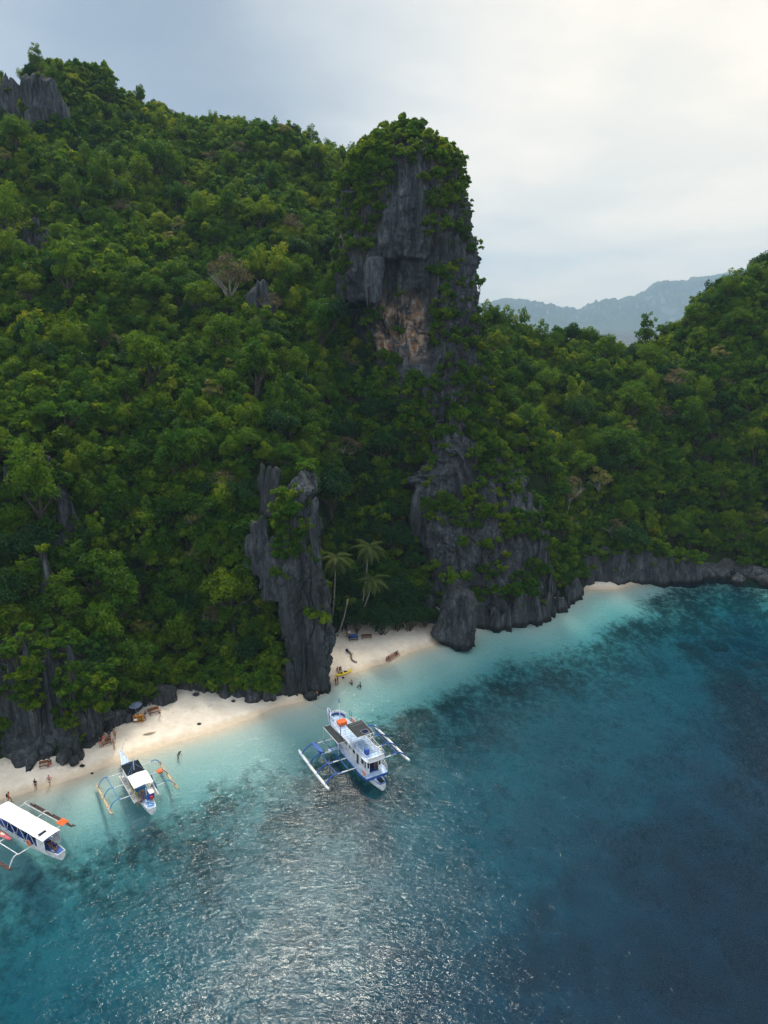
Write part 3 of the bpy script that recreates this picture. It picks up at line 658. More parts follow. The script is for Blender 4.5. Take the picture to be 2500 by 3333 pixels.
# ------------------------------------------------------------------ far mountains
def make_mountains():
    sky_px = [(1300, 1010), (1500, 1000), (1600, 985), (1650, 970), (1720, 985), (1780, 1003), (1860, 1012), (1898, 1014), (1910, 988), (2000, 984), (2050, 962), (2100, 948), (2130, 928), (2160, 916), (2230, 914), (2250, 903),
              (2330, 898), (2380, 888), (2420, 880), (2450, 888), (2520, 900), (2700, 880), (2900, 930)]
    Y0 = 8000.0; q_ = Y0 / 1900.0
    xs = np.array([PY(u, v, Y0).x for u, v in sky_px]); zs = np.array([PY(u, v, Y0).z for u, v in sky_px])
    gx = np.linspace(-250 * q_, 1500 * q_, 700); gy = np.linspace(Y0 - 320 * q_, Y0 + 150 * q_, 120)
    X, Y = np.meshgrid(gx, gy); H = np.interp(X, xs, zs) 
    t = (Y - (Y0 - 320 * q_)) / (320 * q_)
    prof = np.interp(t, [0, 0.25, 0.5, 0.8, 0.86, 1.0, 1.2, 1.47], [-0.05, 0.22, 0.5, 0.74, 0.93, 1.0, 0.8, 0.3])
    n = fbm(np.stack([X * 0.0038, Y * 0.0015, np.zeros_like(X)], -1), 5); n2 = 1 - np.abs(perlin(np.stack([X * 0.013, Y * 0.0038, X * 0], -1))) * 2
    Z = H * prof + (n * 110 + n2 * 60) * np.clip(1.15 - np.abs(t - 0.55) * 2, 0.12, 1) + 9.0 * perlin(np.stack([X * 0.031, Y * 0.012, X * 0], -1)) 
    me = smooth(mesh_np('far_mountains', np.stack([X, Y, Z], -1).reshape(-1, 3), grid_faces(len(gy), len(gx))))
    b = NB('mountain'); co = b.n('ShaderNodeNewGeometry').outputs['Position']; g = b.n('ShaderNodeNewGeometry')
    n = b.noise(co, 0.009, 7, 0.65, map_scale=(1, 1, 0.5)); sp_ = b.n('ShaderNodeSeparateXYZ'); b.l(g.outputs['Normal'], sp_.inputs[0])
    k = b.math('ADD', sp_.outputs[2], b.math('MULTIPLY', b.math('SUBTRACT', n, 0.5), 0.9))
    c = b.ramp(k, [(0.40, (0.15, 0.155, 0.16)), (0.52, (0.012, 0.03, 0.012)), (0.9, (0.030, 0.055, 0.012))])
    b.principled(c, 0.9, b.bump(b.noise(co, 0.035, 6, 0.7), 1.0, 24.0), 0.1)
    obj('far_mountains', me, b.m, kind='structure')
make_mountains()

# ------------------------------------------------------------------ trees
def cards(centres, normals, size, rs, jit=0.7):
    """leaf-sized bent quads: one quad per centre, turned mostly outwards."""
    n = len(centres); nm = normals + rs.normal(size=(n, 3)) * jit; nm /= np.linalg.norm(nm, axis=1)[:, None] + 1e-9
    t = np.cross(nm, rs.normal(size=(n, 3))); t /= np.linalg.norm(t, axis=1)[:, None] + 1e-9; b = np.cross(nm, t)
    s = size * rs.uniform(0.65, 1.3, n)[:, None]
    V = np.stack([centres - t * s, centres - b * s * 0.62, centres + t * s, centres + b * s * 0.62], 1).reshape(-1, 3)
    return V, np.arange(n * 4).reshape(-1, 4)
def crown_mesh(seed, radius=3.6, height=3.4, nclump=30, per=110, leaf=0.24, flat=0.62, form='dome'):
    rs = np.random.default_rng(seed); Cn, Nn, Ti = [], [], []
    lob = [(rs.uniform(0, 6.28), rs.uniform(.3, .75), rs.uniform(.5, .95)) for _ in range(4)]      # a few bigger lobes make the outline uneven
    for k in range(nclump):
        if form == 'umbrella':
            a = rs.uniform(0, 2 * np.pi); q = math.sqrt(rs.uniform(0, 1)); c = np.array([radius * q * math.cos(a), radius * q * math.sin(a), height * (0.62 + 0.38 * math.sqrt(1 - q * q)) + rs.normal() * 0.45])
        else:
            d = rs.normal(size=3); d[2] = abs(d[2]) * 1.1 - (0.45 if form == 'dome' else 0.9 if form == 'drape' else 0.65); d /= np.linalg.norm(d)
            la, lq, lr = lob[k % 4]; c0 = np.array([math.cos(la) * lq * radius * .6, math.sin(la) * lq * radius * .6, height * (0.35 + .35 * lr)])
            rr = radius * lr * (0.75 if form == 'dome' else 0.65) * rs.uniform(.55, 1.0)
            c = c0 + d * rr * np.array([1, 1, height / radius * (1.15 if form != 'drape' else 1.5)])
        cr = radius * rs.uniform(0.13, 0.30)
        m = int(per * (cr / (radius * 0.25)) ** 2); d = rs.normal(size=(m, 3)); d[:, 2] = np.abs(d[:, 2]) * 1.2 - 0.55
        d /= np.linalg.norm(d, axis=1)[:, None]; r_ = cr * (rs.uniform(0.55, 1.12, m))[:, None]
        pts = c + d * r_ * np.array([1, 1, flat]) + rs.normal(size=(m, 3)) * .05; Cn.append(pts); Nn.append(d + np.array([0, 0, 0.45]))
        tint = rs.uniform(0.0, 1.0); Ti.append(np.clip(tint * 0.6 + rs.uniform(0, 0.4, m), 0, 1))
    Cn, Nn, Ti = np.vstack(Cn), np.vstack(Nn), np.concatenate(Ti)
    V, F = cards(Cn, Nn, leaf, rs); me = mesh_np('crown', V, F)
    fattr(me, 'tint', np.repeat(Ti, 4)); return me
def tube(bm, pts, radii, sides=6):
    """tapered tube through pts into bm."""
    prev = None
    for i, p in enumerate(pts):
        p = Vector(p); d = (Vector(pts[min(i + 1, len(pts) - 1)]) - Vector(pts[max(i - 1, 0)])).normalized()
        q = d.to_track_quat('Z', 'Y')
        ring = [bm.verts.new(p + q @ Vector((math.cos(2 * math.pi * k / sides) * radii[i], math.sin(2 * math.pi * k / sides) * radii[i], 0))) for k in range(sides)]
        if prev:
            for k in range(sides): bm.faces.new((prev[k], prev[(k + 1) % sides], ring[(k + 1) % sides], ring[k]))
        else: bm.faces.new(ring[::-1])
        prev = ring
    bm.faces.new(prev)
def bm_mesh(name, bm, sm=False):
    me = bpy.data.meshes.new(name); bm.normal_update(); bm.to_mesh(me); bm.free()
    if sm: smooth(me)
    return me
def trunk_mesh(seed, h0, radius, height, thick=0.22, limbs=6, forks=0):
    r = random.Random(seed); bm = bmesh.new()
    bend = Vector((r.uniform(-.5, .5), r.uniform(-.5, .5), 0))
    tube(bm, [(0, 0, -h0 - 1.5), tuple(Vector((0, 0, -h0 * 0.5)) + bend * 0.5), (0, 0, 0.2), (0, 0, height * 0.6)], [thick * 1.3, thick, thick * .8, thick * .3])
    for k in range(limbs):
        a = r.uniform(0, 6.28); q = radius * r.uniform(.55, .95); zz = height * r.uniform(.25, .8)
        mid = Vector((math.cos(a) * q * .5, math.sin(a) * q * .5, zz * .35)); end = Vector((math.cos(a) * q, math.sin(a) * q, zz))
        tube(bm, [(0, 0, r.uniform(-h0 * .5, 0)), mid, end], [thick * .5, thick * .35, thick * .10], 5)
        for f in range(forks):
            e2 = end + Vector((r.uniform(-1, 1), r.uniform(-1, 1), r.uniform(.1, 1.0))) * radius * .3
            tube(bm, [mid.lerp(end, r.uniform(.2, .7)), e2], [thick * .22, thick * .05], 4)
    return bm_mesh('trunk', bm)
class Kind: pass
KINDS = []
def kind(name, seed, radius, height, nclump, per, leaf, flat, form, h0, leafmat, barkmat=BARK, forks=0, limbs=6, thick=.22):
    k = Kind(); k.name = name; k.crown = crown_mesh(seed, radius, height, nclump, per, leaf, flat, form); k.crown.materials.append(leafmat)
    k.trunk = trunk_mesh(seed, h0, radius, height, thick, limbs, forks); k.trunk.materials.append(barkmat)
    k.h0 = h0; k.radius = radius; k.height = height; KINDS.append(k); return k
TREES = [kind('dome', 1, 3.4, 3.4, 48, 95, .17, .85, 'dome', 3.0, LEAF), kind('dome', 2, 3.0, 4.2, 48, 95, .17, .95, 'dome', 3.0, LEAF),
         kind('loose', 3, 3.6, 3.4, 46, 85, .17, .8, 'loose', 3.2, LEAF), kind('loose', 4, 3.2, 4.4, 40, 85, .17, .9, 'loose', 3.2, LEAF),
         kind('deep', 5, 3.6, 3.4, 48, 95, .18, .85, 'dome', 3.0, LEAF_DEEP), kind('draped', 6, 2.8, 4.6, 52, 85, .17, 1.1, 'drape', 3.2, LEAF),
         kind('draped', 8, 3.2, 3.8, 52, 85, .17, 1.0, 'drape', 3.2, LEAF)]
DRY = kind('dry', 7, 3.8, 3.2, 30, 60, .17, .6, 'loose', 3.2, LEAF_DRY, BARK_PALE, 5, 12)
PALE = kind('pale', 9, 3.2, 3.0, 26, 90, .20, .6, 'loose', 3.0, LEAF_PALE, BARK_PALE, 2, 8)
SHRUBS = [kind('shrub', 21, 1.5, 1.3, 12, 80, .19, .7, 'loose', 0.5, LEAF, thick=.08), kind('shrub', 22, 1.3, 1.6, 11, 80, .18, .8, 'loose', 0.5, LEAF, thick=.08),
          kind('shrub', 23, 1.7, 1.1, 12, 80, .19, .7, 'dome', 0.5, LEAF, thick=.08)]

# where forest may not stand (rock faces and beaches), judged at the tree's own place
ROCK_FACES = [[(1090, 560), (1200, 480), (1440, 520), (1560, 640), (1600, 1200), (1220, 1240), (1090, 1000)],
              [(0, 2110), (190, 2090), (330, 2250), (370, 2390), (250, 2480), (0, 2540)],
              [(905, 1600), (1050, 1600), (1085, 2230), (900, 2330)],
              [(1320, 1560), (1440, 1360), (1580, 1400), (1800, 1550), (1850, 1900), (1500, 2080), (1380, 2060), (1350, 1700)],
              [(0, 240), (90, 235), (170, 280), (120, 400), (40, 420), (0, 400)],
              [(30, 720), (140, 720), (160, 850), (50, 850)],
              [(0, 1490), (160, 1440), (235, 1560), (240, 1780), (180, 1760), (180, 1600), (0, 1600)],
              [(800, 900), (900, 900), (880, 1010), (800, 1010)], [(100, 1760), (180, 1760), (180, 1900), (110, 1880)],
              [(820, 1480), (910, 1480), (910, 1600), (840, 1600)],
              [(1920, 1810), (2240, 1830), (2260, 1890), (1920, 1900)]]
def slope(x, y):
    gx = (hz(x + 1, y) - hz(x - 1, y)) / 2; gy = (hz(x, y + 1) - hz(x, y - 1)) / 2; return gx, gy
def scatter():
    T = []                                    # x, y, z, scale, kind index, yaw
    placed = {}
    def ok(x, y, r):
        c = 8.0; i, j = int(x // c), int(y // c)
        for a in (-1, 0, 1):
            for b in (-1, 0, 1):
                for (px, py, pr) in placed.get((i + a, j + b), ()):
                    if (px - x) ** 2 + (py - y) ** 2 < (0.45 * (r + pr)) ** 2: return False
        placed.setdefault((i, j), []).append((x, y, r)); return True
    n = 42000; xs = rng.uniform(-125, 135, n); ys = rng.uniform(76, 300, n); s = inland(xs, ys); z = hz(xs, ys)
    gx, gy = slope(xs, ys); stp = np.hypot(gx, gy)
    u, v, d = project(np.stack([xs, ys, z + 4], -1))
    good = (s > np.where(xs > 50, 2.0, 5.0)) & (z > np.where(xs > 50, -0.5, 1.6)) & (np.abs(xs) < 0.62 * ys + 12) & (v > 80)
    for poly in ROCK_FACES: good &= ~in_poly(u, v, poly)
    # forget what can only be seen from behind the ridge
    good &= ~((gy < -0.45) & (ys > 235))
    cove = in_poly(u, v, [(1060, 1960), (1420, 1980), (1420, 2120), (1060, 2110)]); good &= ~cove
    clump = perlin(np.stack([xs * 0.05, ys * 0.05, xs * 0], -1))
    for k in np.nonzero(good)[0]:
        rad = 3.4 * float(np.exp(rng.normal() * 0.40)) * (1.0 + 0.22 * clump[k]); rad *= float(np.interp(v[k], [300, 900, 1600], [0.47, 0.61, 0.78])); rad = min(max(rad, 1.5), 5.4)
        horiz = rad / math.hypot(1, stp[k]) ** 0.5
        if not ok(xs[k], ys[k], horiz): continue
        r_ = rng.uniform(); ki = int(rng.integers(0, 7))
        if in_poly(np.array([u[k]]), np.array([v[k]]), [(1060, 2100), (1060, 1300), (1200, 1050), (1330, 1250), (1420, 2100)])[0] and rng.uniform() < .8: ki = 4  # shade of the gully put into leaf colour: mostly the dark kind here
        if r_ < 0.012: ki = 7
        elif r_ < 0.03: ki = 8
        T.append((xs[k], ys[k], max(z[k], .5), rad / 3.5, ki, rng.uniform(0, 6.28)))
    # undergrowth between and in front of the trees
    S = []
    n = 19000; xs = rng.uniform(-125, 135, n); ys = rng.uniform(76, 290, n); s = inland(xs, ys); z = hz(xs, ys)
    u, v, d = project(np.stack([xs, ys, z + 1], -1)); gx, gy = slope(xs, ys)
    good = (s > np.where(xs > 50, 1.5, 4.0)) & (z > np.where(xs > 50, -0.5, 1.4)) & (np.abs(xs) < 0.62 * ys + 10) & ~((gy < -0.45) & (ys > 235)) & ~in_poly(u, v, [(1060, 1990), (1420, 1990), (1420, 2120), (1060, 2110)])
    for poly in ROCK_FACES: good &= ~in_poly(u, v, poly)
    for k in np.nonzero(good)[0]: S.append((xs[k], ys[k], z[k], rng.uniform(0.9, 2.3), int(rng.integers(0, 3)), rng.uniform(0, 6.28)))
    return T, S
TREE_PTS, SHRUB_PTS = scatter()
def rock_shrubs():
    out = []
    for V, Nn, w, name in ROCK_PTS:
        front = (Nn[:, 1] < 0.35) & (V[:, 2] > 3.2)
        m = perlin(V * np.array([0.11, 0.11, 0.055]) + 61) + 0.35 * perlin(V * 0.35 + 9)
        pr = np.clip((m - 0.02) * 2.2, 0, 1) * w + np.clip(Nn[:, 2] - 0.25, 0, 1) * 1.8 * w
        cell = {'limestone_tower': 0.022, 'sea_cliff': 0.016}.get(name, 0.008)
        pick = np.nonzero(front & (rng.uniform(size=len(V)) < pr * cell))[0]
        for k in pick:
            u, v, _ = project(V[k])
            if name == 'limestone_tower' and 1225 < u < 1400 and 850 < v < 1180 and rng.uniform() < 0.85: continue
            if name == 'limestone_tower' and 1170 < u < 1270 and 820 < v < 1000: continue
            if name == 'limestone_tower' and v < 520: continue
            out.append((*(V[k] + Nn[k] * 0.25 - np.array([0, 0, .2])), rng.uniform(0.6, 1.55) * (1.15 if name == 'limestone_tower' else 1.0), int(rng.integers(0, 3)), rng.uniform(0, 6.28)))
    for _ in range(900):
        x, y = rng.uniform(30, 60), rng.uniform(132, 160); z = float(hz(x, y))
        if z > 1 and float(inland(np.array([x]), np.array([y]))[0]) > 1.5:
            u, v, _d = project(np.array([x, y, z]))
            if u > 1780: out.append((x, y, z, rng.uniform(.9, 1.9), int(rng.integers(0, 3)), rng.uniform(0, 6.28)))
    # dense cap on the tower and vines down its right edge
    for V, Nn, w, name in ROCK_PTS:
        if name != 'limestone_tower': continue
        u, v, _ = project(V)
        cap = (Nn[:, 1] < 0.5) & (((v < 500 + (1300 - u) * 1.1) & (u < 1400)) | (v < 505) | ((u > 1490 + (900 - v) * 0.05) & (v > 560) & (v < 1500) & (perlin(V * np.array([.3, .3, .12])) > -.05)) | ((u < 1230) & (v < 800) & (perlin(V * .1) > -.1)))
        idx = np.nonzero(cap)[0]
        for k in idx[rng.uniform(size=len(idx)) < 0.022]:
            out.append((*(V[k] + Nn[k] * (0.3 if v[k] < 560 else -0.3)), rng.uniform(0.7, 1.35) if v[k] < 520 else rng.uniform(0.5, 1.1), int(rng.integers(0, 3)), rng.uniform(0, 6.28)))
    bands = {'beach_rock_wall': [[(350, 2280), (560, 2150), (910, 2200), (910, 2268), (640, 2238), (560, 2222), (400, 2325)]],
             'cove_rock_wall': [[(1930, 1780), (2240, 1800), (2520, 1840), (2520, 1866), (2240, 1835), (2060, 1812), (1930, 1820)]],
             'limestone_tower': [[(1180, 1240), (1460, 1230), (1660, 1180), (1680, 1500), (1200, 1500)], [(1180, 1260), (1460, 1260), (1660, 1240), (1680, 1500), (1200, 1500)], [(1100, 480), (1300, 460), (1260, 640), (1200, 830), (1110, 900)], [(1375, 640), (1415, 640), (1440, 780), (1395, 780)], [(1370, 840), (1440, 840), (1470, 940), (1400, 960)], [(1400, 960), (1500, 980), (1440, 1120), (1380, 1060)], [(1290, 400), (1370, 420), (1360, 560), (1290, 560)], [(1420, 480), (1520, 560), (1520, 640), (1440, 560)]],
             'sea_cliff': [[(1500, 1340), (1740, 1480), (1760, 1580), (1640, 1530), (1530, 1430)], [(1370, 1640), (1480, 1640), (1680, 1690), (1740, 1790), (1640, 1740), (1400, 1720)], [(1540, 1480), (1600, 1500), (1570, 1620), (1530, 1600)], [(1660, 1860), (1760, 1850), (1740, 1960), (1640, 1960)], [(1560, 1770), (1660, 1790), (1640, 1900), (1560, 1880)], [(1620, 1560), (1680, 1580), (1660, 1640), (1620, 1620)]],
             'rock_fin': [[(880, 1660), (960, 1640), (975, 1760), (930, 1900), (880, 1860)], [(1010, 1990), (1050, 1980), (1050, 2080), (1010, 2090)], [(1000, 1800), (1060, 1830), (1075, 1880), (1000, 1840)]],
             'left_cliff': [[(60, 2200), (120, 2180), (130, 2330), (60, 2320)], [(180, 2180), (230, 2200), (260, 2420), (190, 2380)]]}
    for V, Nn, w, name in ROCK_PTS:
        if name not in bands: continue
        u, v, _ = project(V); m = np.zeros(len(V), bool)
        for poly in bands[name]: m |= in_poly(u + 14 * perlin(V * .6), v + 14 * perlin(V * .6 + 9), poly)
        idx = np.nonzero(m & (Nn[:, 1] < .4))[0]
        for k in idx[rng.uniform(size=len(idx)) < {'limestone_tower': .045, 'sea_cliff': .03, 'beach_rock_wall': .03, 'cove_rock_wall': .03}.get(name, .012)]:
            out.append((*(V[k] + Nn[k] * 0.2 - np.array([0, 0, .3])), rng.uniform(0.6, 1.4), int(rng.integers(0, 3)), rng.uniform(0, 6.28)))
    return out
SHRUB_PTS += rock_shrubs()

LANDMARKS = [(40, 310, 'the dark summit rock face'), (240, 190, 'the summit'), (560, 350, 'the skyline dip'), (720, 510, 'the pale bare trees'), (395, 690, 'the brown sparse tree'), (95, 780, 'the high left rock face'), (1000, 420, 'the ridge beside the tower'),
    (840, 950, 'the small mid-slope rock face'), (1045, 1120, 'the vine-draped tree'), (690, 1290, 'the pale yellow tree'), (60, 1200, 'the left picture edge'), (300, 1050, 'the fold in the upper slope'), (120, 1530, 'the sharp-nosed outcrop'), (400, 1600, 'the mid-left slope'),
    (640, 1700, 'the pale grey-green tree'), (870, 1540, 'the small spires'), (980, 1800, 'the dividing fin'), (150, 1830, 'the thin rock slabs'), (100, 2250, 'the near left cliff'), (430, 2200, 'the bright bushy beach tree'), (452, 2310, 'the drinks stall'), (700, 2230, 'the beach rock wall'),
    (650, 2000, 'the lower middle slope'), (1180, 1830, 'the palms'), (1230, 2030, 'the overhanging beach tree'), (1180, 1500, 'the dark gully'), (1300, 420, 'the tower top'), (1250, 1000, 'the ochre cave'), (1530, 900, 'the right edge of the tower'), (1450, 1450, 'the sea cliff crest'),
    (1600, 1800, 'the sea cliff'), (1480, 2000, 'the leaning boulder'), (1650, 1050, 'the right foot of the tower'), (1880, 1080, 'the saddle'), (2060, 1100, 'the brown saddle tree'), (2195, 1260, 'the bare brown hillside tree'), (2400, 900, 'the far right hilltop'), (1750, 1400, 'the slope behind the sea cliff'),
    (1950, 1500, 'the middle of the right hillside'), (2100, 1800, 'the far cove rock wall'), (2400, 1880, 'the far cove boulders'), (2450, 1450, 'the right picture edge')]
_seen = {}
def where(p):
    u, v, d = project(np.array(p)); k = min(range(len(LANDMARKS)), key=lambda j: (LANDMARKS[j][0] - u) ** 2 + (LANDMARKS[j][1] - v) ** 2); a, b, n = LANDMARKS[k]
    far = math.hypot(u - a, v - b); dx, dy = u - a, v - b
    h = 'right' if dx > 0 else 'left'; w = 'above' if dy < 0 else 'below'
    rel = ('just ' if far < 90 else '') + (w if abs(dy) > 2.2 * abs(dx) else h + ' of' if abs(dx) > 2.2 * abs(dy) else f'{w} and {h} of')
    return f'{rel} {n}'
def unique(base, p):
    w = where(p)
    for q in ('', 'small ' , 'second '):
        pass
    L_ = f'{base} {w}'; c = _seen.get(L_, 0); _seen[L_] = c + 1
    return L_ if c == 0 else f'{["second", "third", "fourth", "fifth", "sixth", "seventh", "eighth", "ninth", "tenth", "eleventh", "twelfth"][min(c - 1, 10)]} {L_}'
def individuals():
    def size_px(t): return t[3] / project(np.array(t[:3]))[2]
    def visible(t):
        u, v, d = project(np.array(t[:3])); return -60 < u < 2560 and v < 2600
    groups = {'trees': [], 'shrubs': []}
    T = sorted([t for t in TREE_PTS if visible(t)], key=size_px, reverse=True); tset = set(map(id, T[:270]))
    look = {'draped': 'creeper-draped tree', 'dome': 'round green tree', 'umbrella': 'flat-topped green tree', 'loose': 'tufted green tree', 'deep': 'dark green dense tree', 'dry': 'brownish half-bare tree', 'pale': 'pale yellow-green tree'}
    for t in T[:270]:
        K = KINDS[t[4]]; s = t[3]; sz = 'big ' if s > 1.2 else 'small ' if s < .9 else ''
        o = thing('broadleaf_tree', unique(sz + look[K.name], t[:3]), 'tree', (t[0], t[1], t[2]), (0, 0, t[5]), 'trees of the forest', s)
        o.scale = (s * rng.uniform(.85, 1.25), s * rng.uniform(.85, 1.25), s * rng.uniform(.8, 1.35))
        c = bpy.data.objects.new('crown', K.crown); COL.objects.link(c); c.parent = o; c.location = (0, 0, K.h0)
        b = bpy.data.objects.new('trunk', K.trunk); COL.objects.link(b); b.parent = o; b.location = (0, 0, K.h0)
    S = sorted([t for t in SHRUB_PTS if visible(t) and t[2] > 0], key=size_px, reverse=True)
    onrock = [t for t in S if t[2] > hz(t[0], t[1]) + 0.8 or t[1] < 115]; pick = onrock[:230]; sset = set(map(id, pick))
    for t in pick:
        K = SHRUBS[t[4]]
        o = bpy.data.objects.new('shrub', SH_JOIN[t[4]]); COL.objects.link(o); o.location = t[:3]; o.scale = (t[3],) * 3; o.rotation_euler = (0, 0, t[5])
        o['label'] = unique(('tiny', 'small', 'wide')[0 if t[3] < .85 else 1 if t[3] < 1.3 else 2] + (' round', ' upright', ' low')[t[4]] + ' green shrub', t[:3]); o['category'] = 'shrub'; o['group'] = 'shrubs on rock and slope'
    return [t for t in TREE_PTS if id(t) not in tset], [t for t in SHRUB_PTS if id(t) not in sset]

def joined(K):
    bm = bmesh.new(); bm.from_mesh(K.crown); n = len(bm.faces); bm.from_mesh(K.trunk); bm.faces.ensure_lookup_table()
    for f in bm.faces[n:]: f.material_index = 1
    bmesh.ops.translate(bm, verts=bm.verts, vec=(0, 0, K.h0)); me = bpy.data.meshes.new(K.name + '_plant'); bm.to_mesh(me); bm.free()
    me.materials.append(K.crown.materials[0]); me.materials.append(K.trunk.materials[0]); return me
TR_JOIN = [joined(k) for k in KINDS[:9]]; SH_JOIN = [joined(k) for k in SHRUBS]
REST_T, REST_S = individuals()
def instancer(name, pts, meshes, **props):
    src = bpy.data.collections.new(name + '_sources')
    for k, m in enumerate(meshes):
        o = bpy.data.objects.new('%02d_source' % k, m); src.objects.link(o)
    A = np.array([p[:6] for p in pts]); me = bpy.data.meshes.new(name); me.vertices.add(len(A)); me.vertices.foreach_set('co', A[:, :3].astype(np.float32).ravel())
    fattr(me, 'sx', A[:, 3] * rng.uniform(.85, 1.25, len(A))); fattr(me, 'sy', A[:, 3] * rng.uniform(.85, 1.25, len(A))); fattr(me, 'sz', A[:, 3] * rng.uniform(.75, 1.4, len(A))); fattr(me, 'yaw', A[:, 5]); a = me.attributes.new('which', 'INT', 'POINT'); a.data.foreach_set('value', A[:, 4].astype(np.int32))
    o = obj(name, me, None, **props)
    ng = bpy.data.node_groups.new(name + '_scatter', 'GeometryNodeTree')
    ng.interface.new_socket('Geometry', in_out='INPUT', socket_type='NodeSocketGeometry'); ng.interface.new_socket('Geometry', in_out='OUTPUT', socket_type='NodeSocketGeometry')
    N, L = ng.nodes, ng.links; gi = N.new('NodeGroupInput'); go = N.new('NodeGroupOutput')
    ip = N.new('GeometryNodeInstanceOnPoints'); ci = N.new('GeometryNodeCollectionInfo'); ci.inputs[0].default_value = src
    ci.inputs[1].default_value = True; ci.inputs[2].default_value = True
    def na(nm, ty):
        x = N.new('GeometryNodeInputNamedAttribute'); x.data_type = ty; x.inputs[0].default_value = nm; return x.outputs[0]
    cx = N.new('ShaderNodeCombineXYZ'); L.new(na('yaw', 'FLOAT'), cx.inputs[2])
    sv = N.new('ShaderNodeCombineXYZ')
    for i, n_ in enumerate(('sx', 'sy', 'sz')): L.new(na(n_, 'FLOAT'), sv.inputs[i])
    L.new(gi.outputs[0], ip.inputs['Points']); L.new(ci.outputs[0], ip.inputs['Instance']); ip.inputs['Pick Instance'].default_value = True
    L.new(na('which', 'INT'), ip.inputs['Instance Index']); L.new(cx.outputs[0], ip.inputs['Rotation']); L.new(sv.outputs[0], ip.inputs['Scale'])
    L.new(ip.outputs[0], go.inputs[0]); md = o.modifiers.new('scatter', 'NODES'); md.node_group = ng
    return o
instancer('forest', REST_T, TR_JOIN, kind='stuff')
instancer('undergrowth', REST_S, SH_JOIN, kind='stuff')
print('trees', len(TREE_PTS), 'shrubs', len(SHRUB_PTS))
#BEGIN_INS
# ------------------------------------------------------------------ simple paints
def paint(name, c, rough=0.5, spec=0.35, var=0.12, scale=2.5):
    b = NB(name); co = b.co(); n = b.noise(co, scale, 5, 0.6)
    d = tuple(x * (1 - var * 2) * 0.9 for x in c)
    b.principled(b.ramp(n, [(0.35, d), (0.55, c)]), rough, b.bump(b.noise(co, 18, 3), 0.1, 0.01), spec); return b.m
WHITE = paint('white_paint', (0.74, 0.75, 0.76)); WHITE_OLD = paint('weathered_white_paint', (0.60, 0.58, 0.54), 0.6, 0.3, 0.25)
BLUE = paint('blue_paint', (0.02, 0.09, 0.36)); PALEBLUE = paint('pale_blue_paint', (0.42, 0.56, 0.78)); SKYBLUE = paint('sky_blue_paint', (0.05, 0.24, 0.55))
DARKC = paint('dark_cloth', (0.012, 0.018, 0.026), 0.9, 0.1); GLASS_D = paint('dark_glass', (0.010, 0.012, 0.016), 0.12, 0.5, 0.0)
ORANGE = paint('orange_cloth', (0.78, 0.16, 0.04), 0.7, 0.2); RED = paint('red_plastic', (0.60, 0.03, 0.03), 0.4); CANVAS = paint('white_canvas', (0.80, 0.80, 0.79), 0.8, 0.1, 0.06)
MESHC = paint('grey_shade_net', (0.045, 0.050, 0.055), 0.9, 0.1); BAMBOO = paint('bamboo', (0.50, 0.38, 0.20), 0.6, 0.3, 0.35, 5); BAMBOO_D = paint('weathered_bamboo', (0.12, 0.07, 0.06), 0.7, 0.2, 0.3, 5)
YELLOW = paint('yellow_plastic', (0.80, 0.60, 0.02), 0.4); WOOD = paint('brown_wood', (0.20, 0.075, 0.03), 0.7, 0.2, 0.3, 4); STALLW = paint('orange_varnished_wood', (0.62, 0.28, 0.05), 0.6, 0.3, 0.2, 4)
DRIFT = paint('driftwood', (0.22, 0.17, 0.12), 0.9, 0.1, 0.3, 5); PINK = paint('pink_cloth', (0.72, 0.22, 0.28), 0.8, 0.1); NAVY = paint('navy_cloth', (0.012, 0.03, 0.10), 0.8, 0.1)
SOLAR = paint('solar_cell', (0.010, 0.018, 0.055), 0.15, 0.5, 0.0); STEEL = paint('steel', (0.35, 0.36, 0.38), 0.35, 0.5); CREAM = paint('cream_cloth', (0.62, 0.56, 0.44), 0.8, 0.1)
ROPE = paint('rope', (0.30, 0.32, 0.34), 0.9, 0.1); GREYBLUE = paint('grey_blue_cloth', (0.12, 0.16, 0.24), 0.8, 0.1); HAIR = paint('black_hair', (0.012, 0.010, 0.009), 0.6, 0.2)
SKIN = [paint('skin_tan', (0.36, 0.19, 0.12), 0.6, 0.3, 0.05), paint('skin_brown', (0.20, 0.105, 0.065), 0.6, 0.3, 0.05), paint('skin_light', (0.50, 0.29, 0.21), 0.6, 0.3, 0.05)]

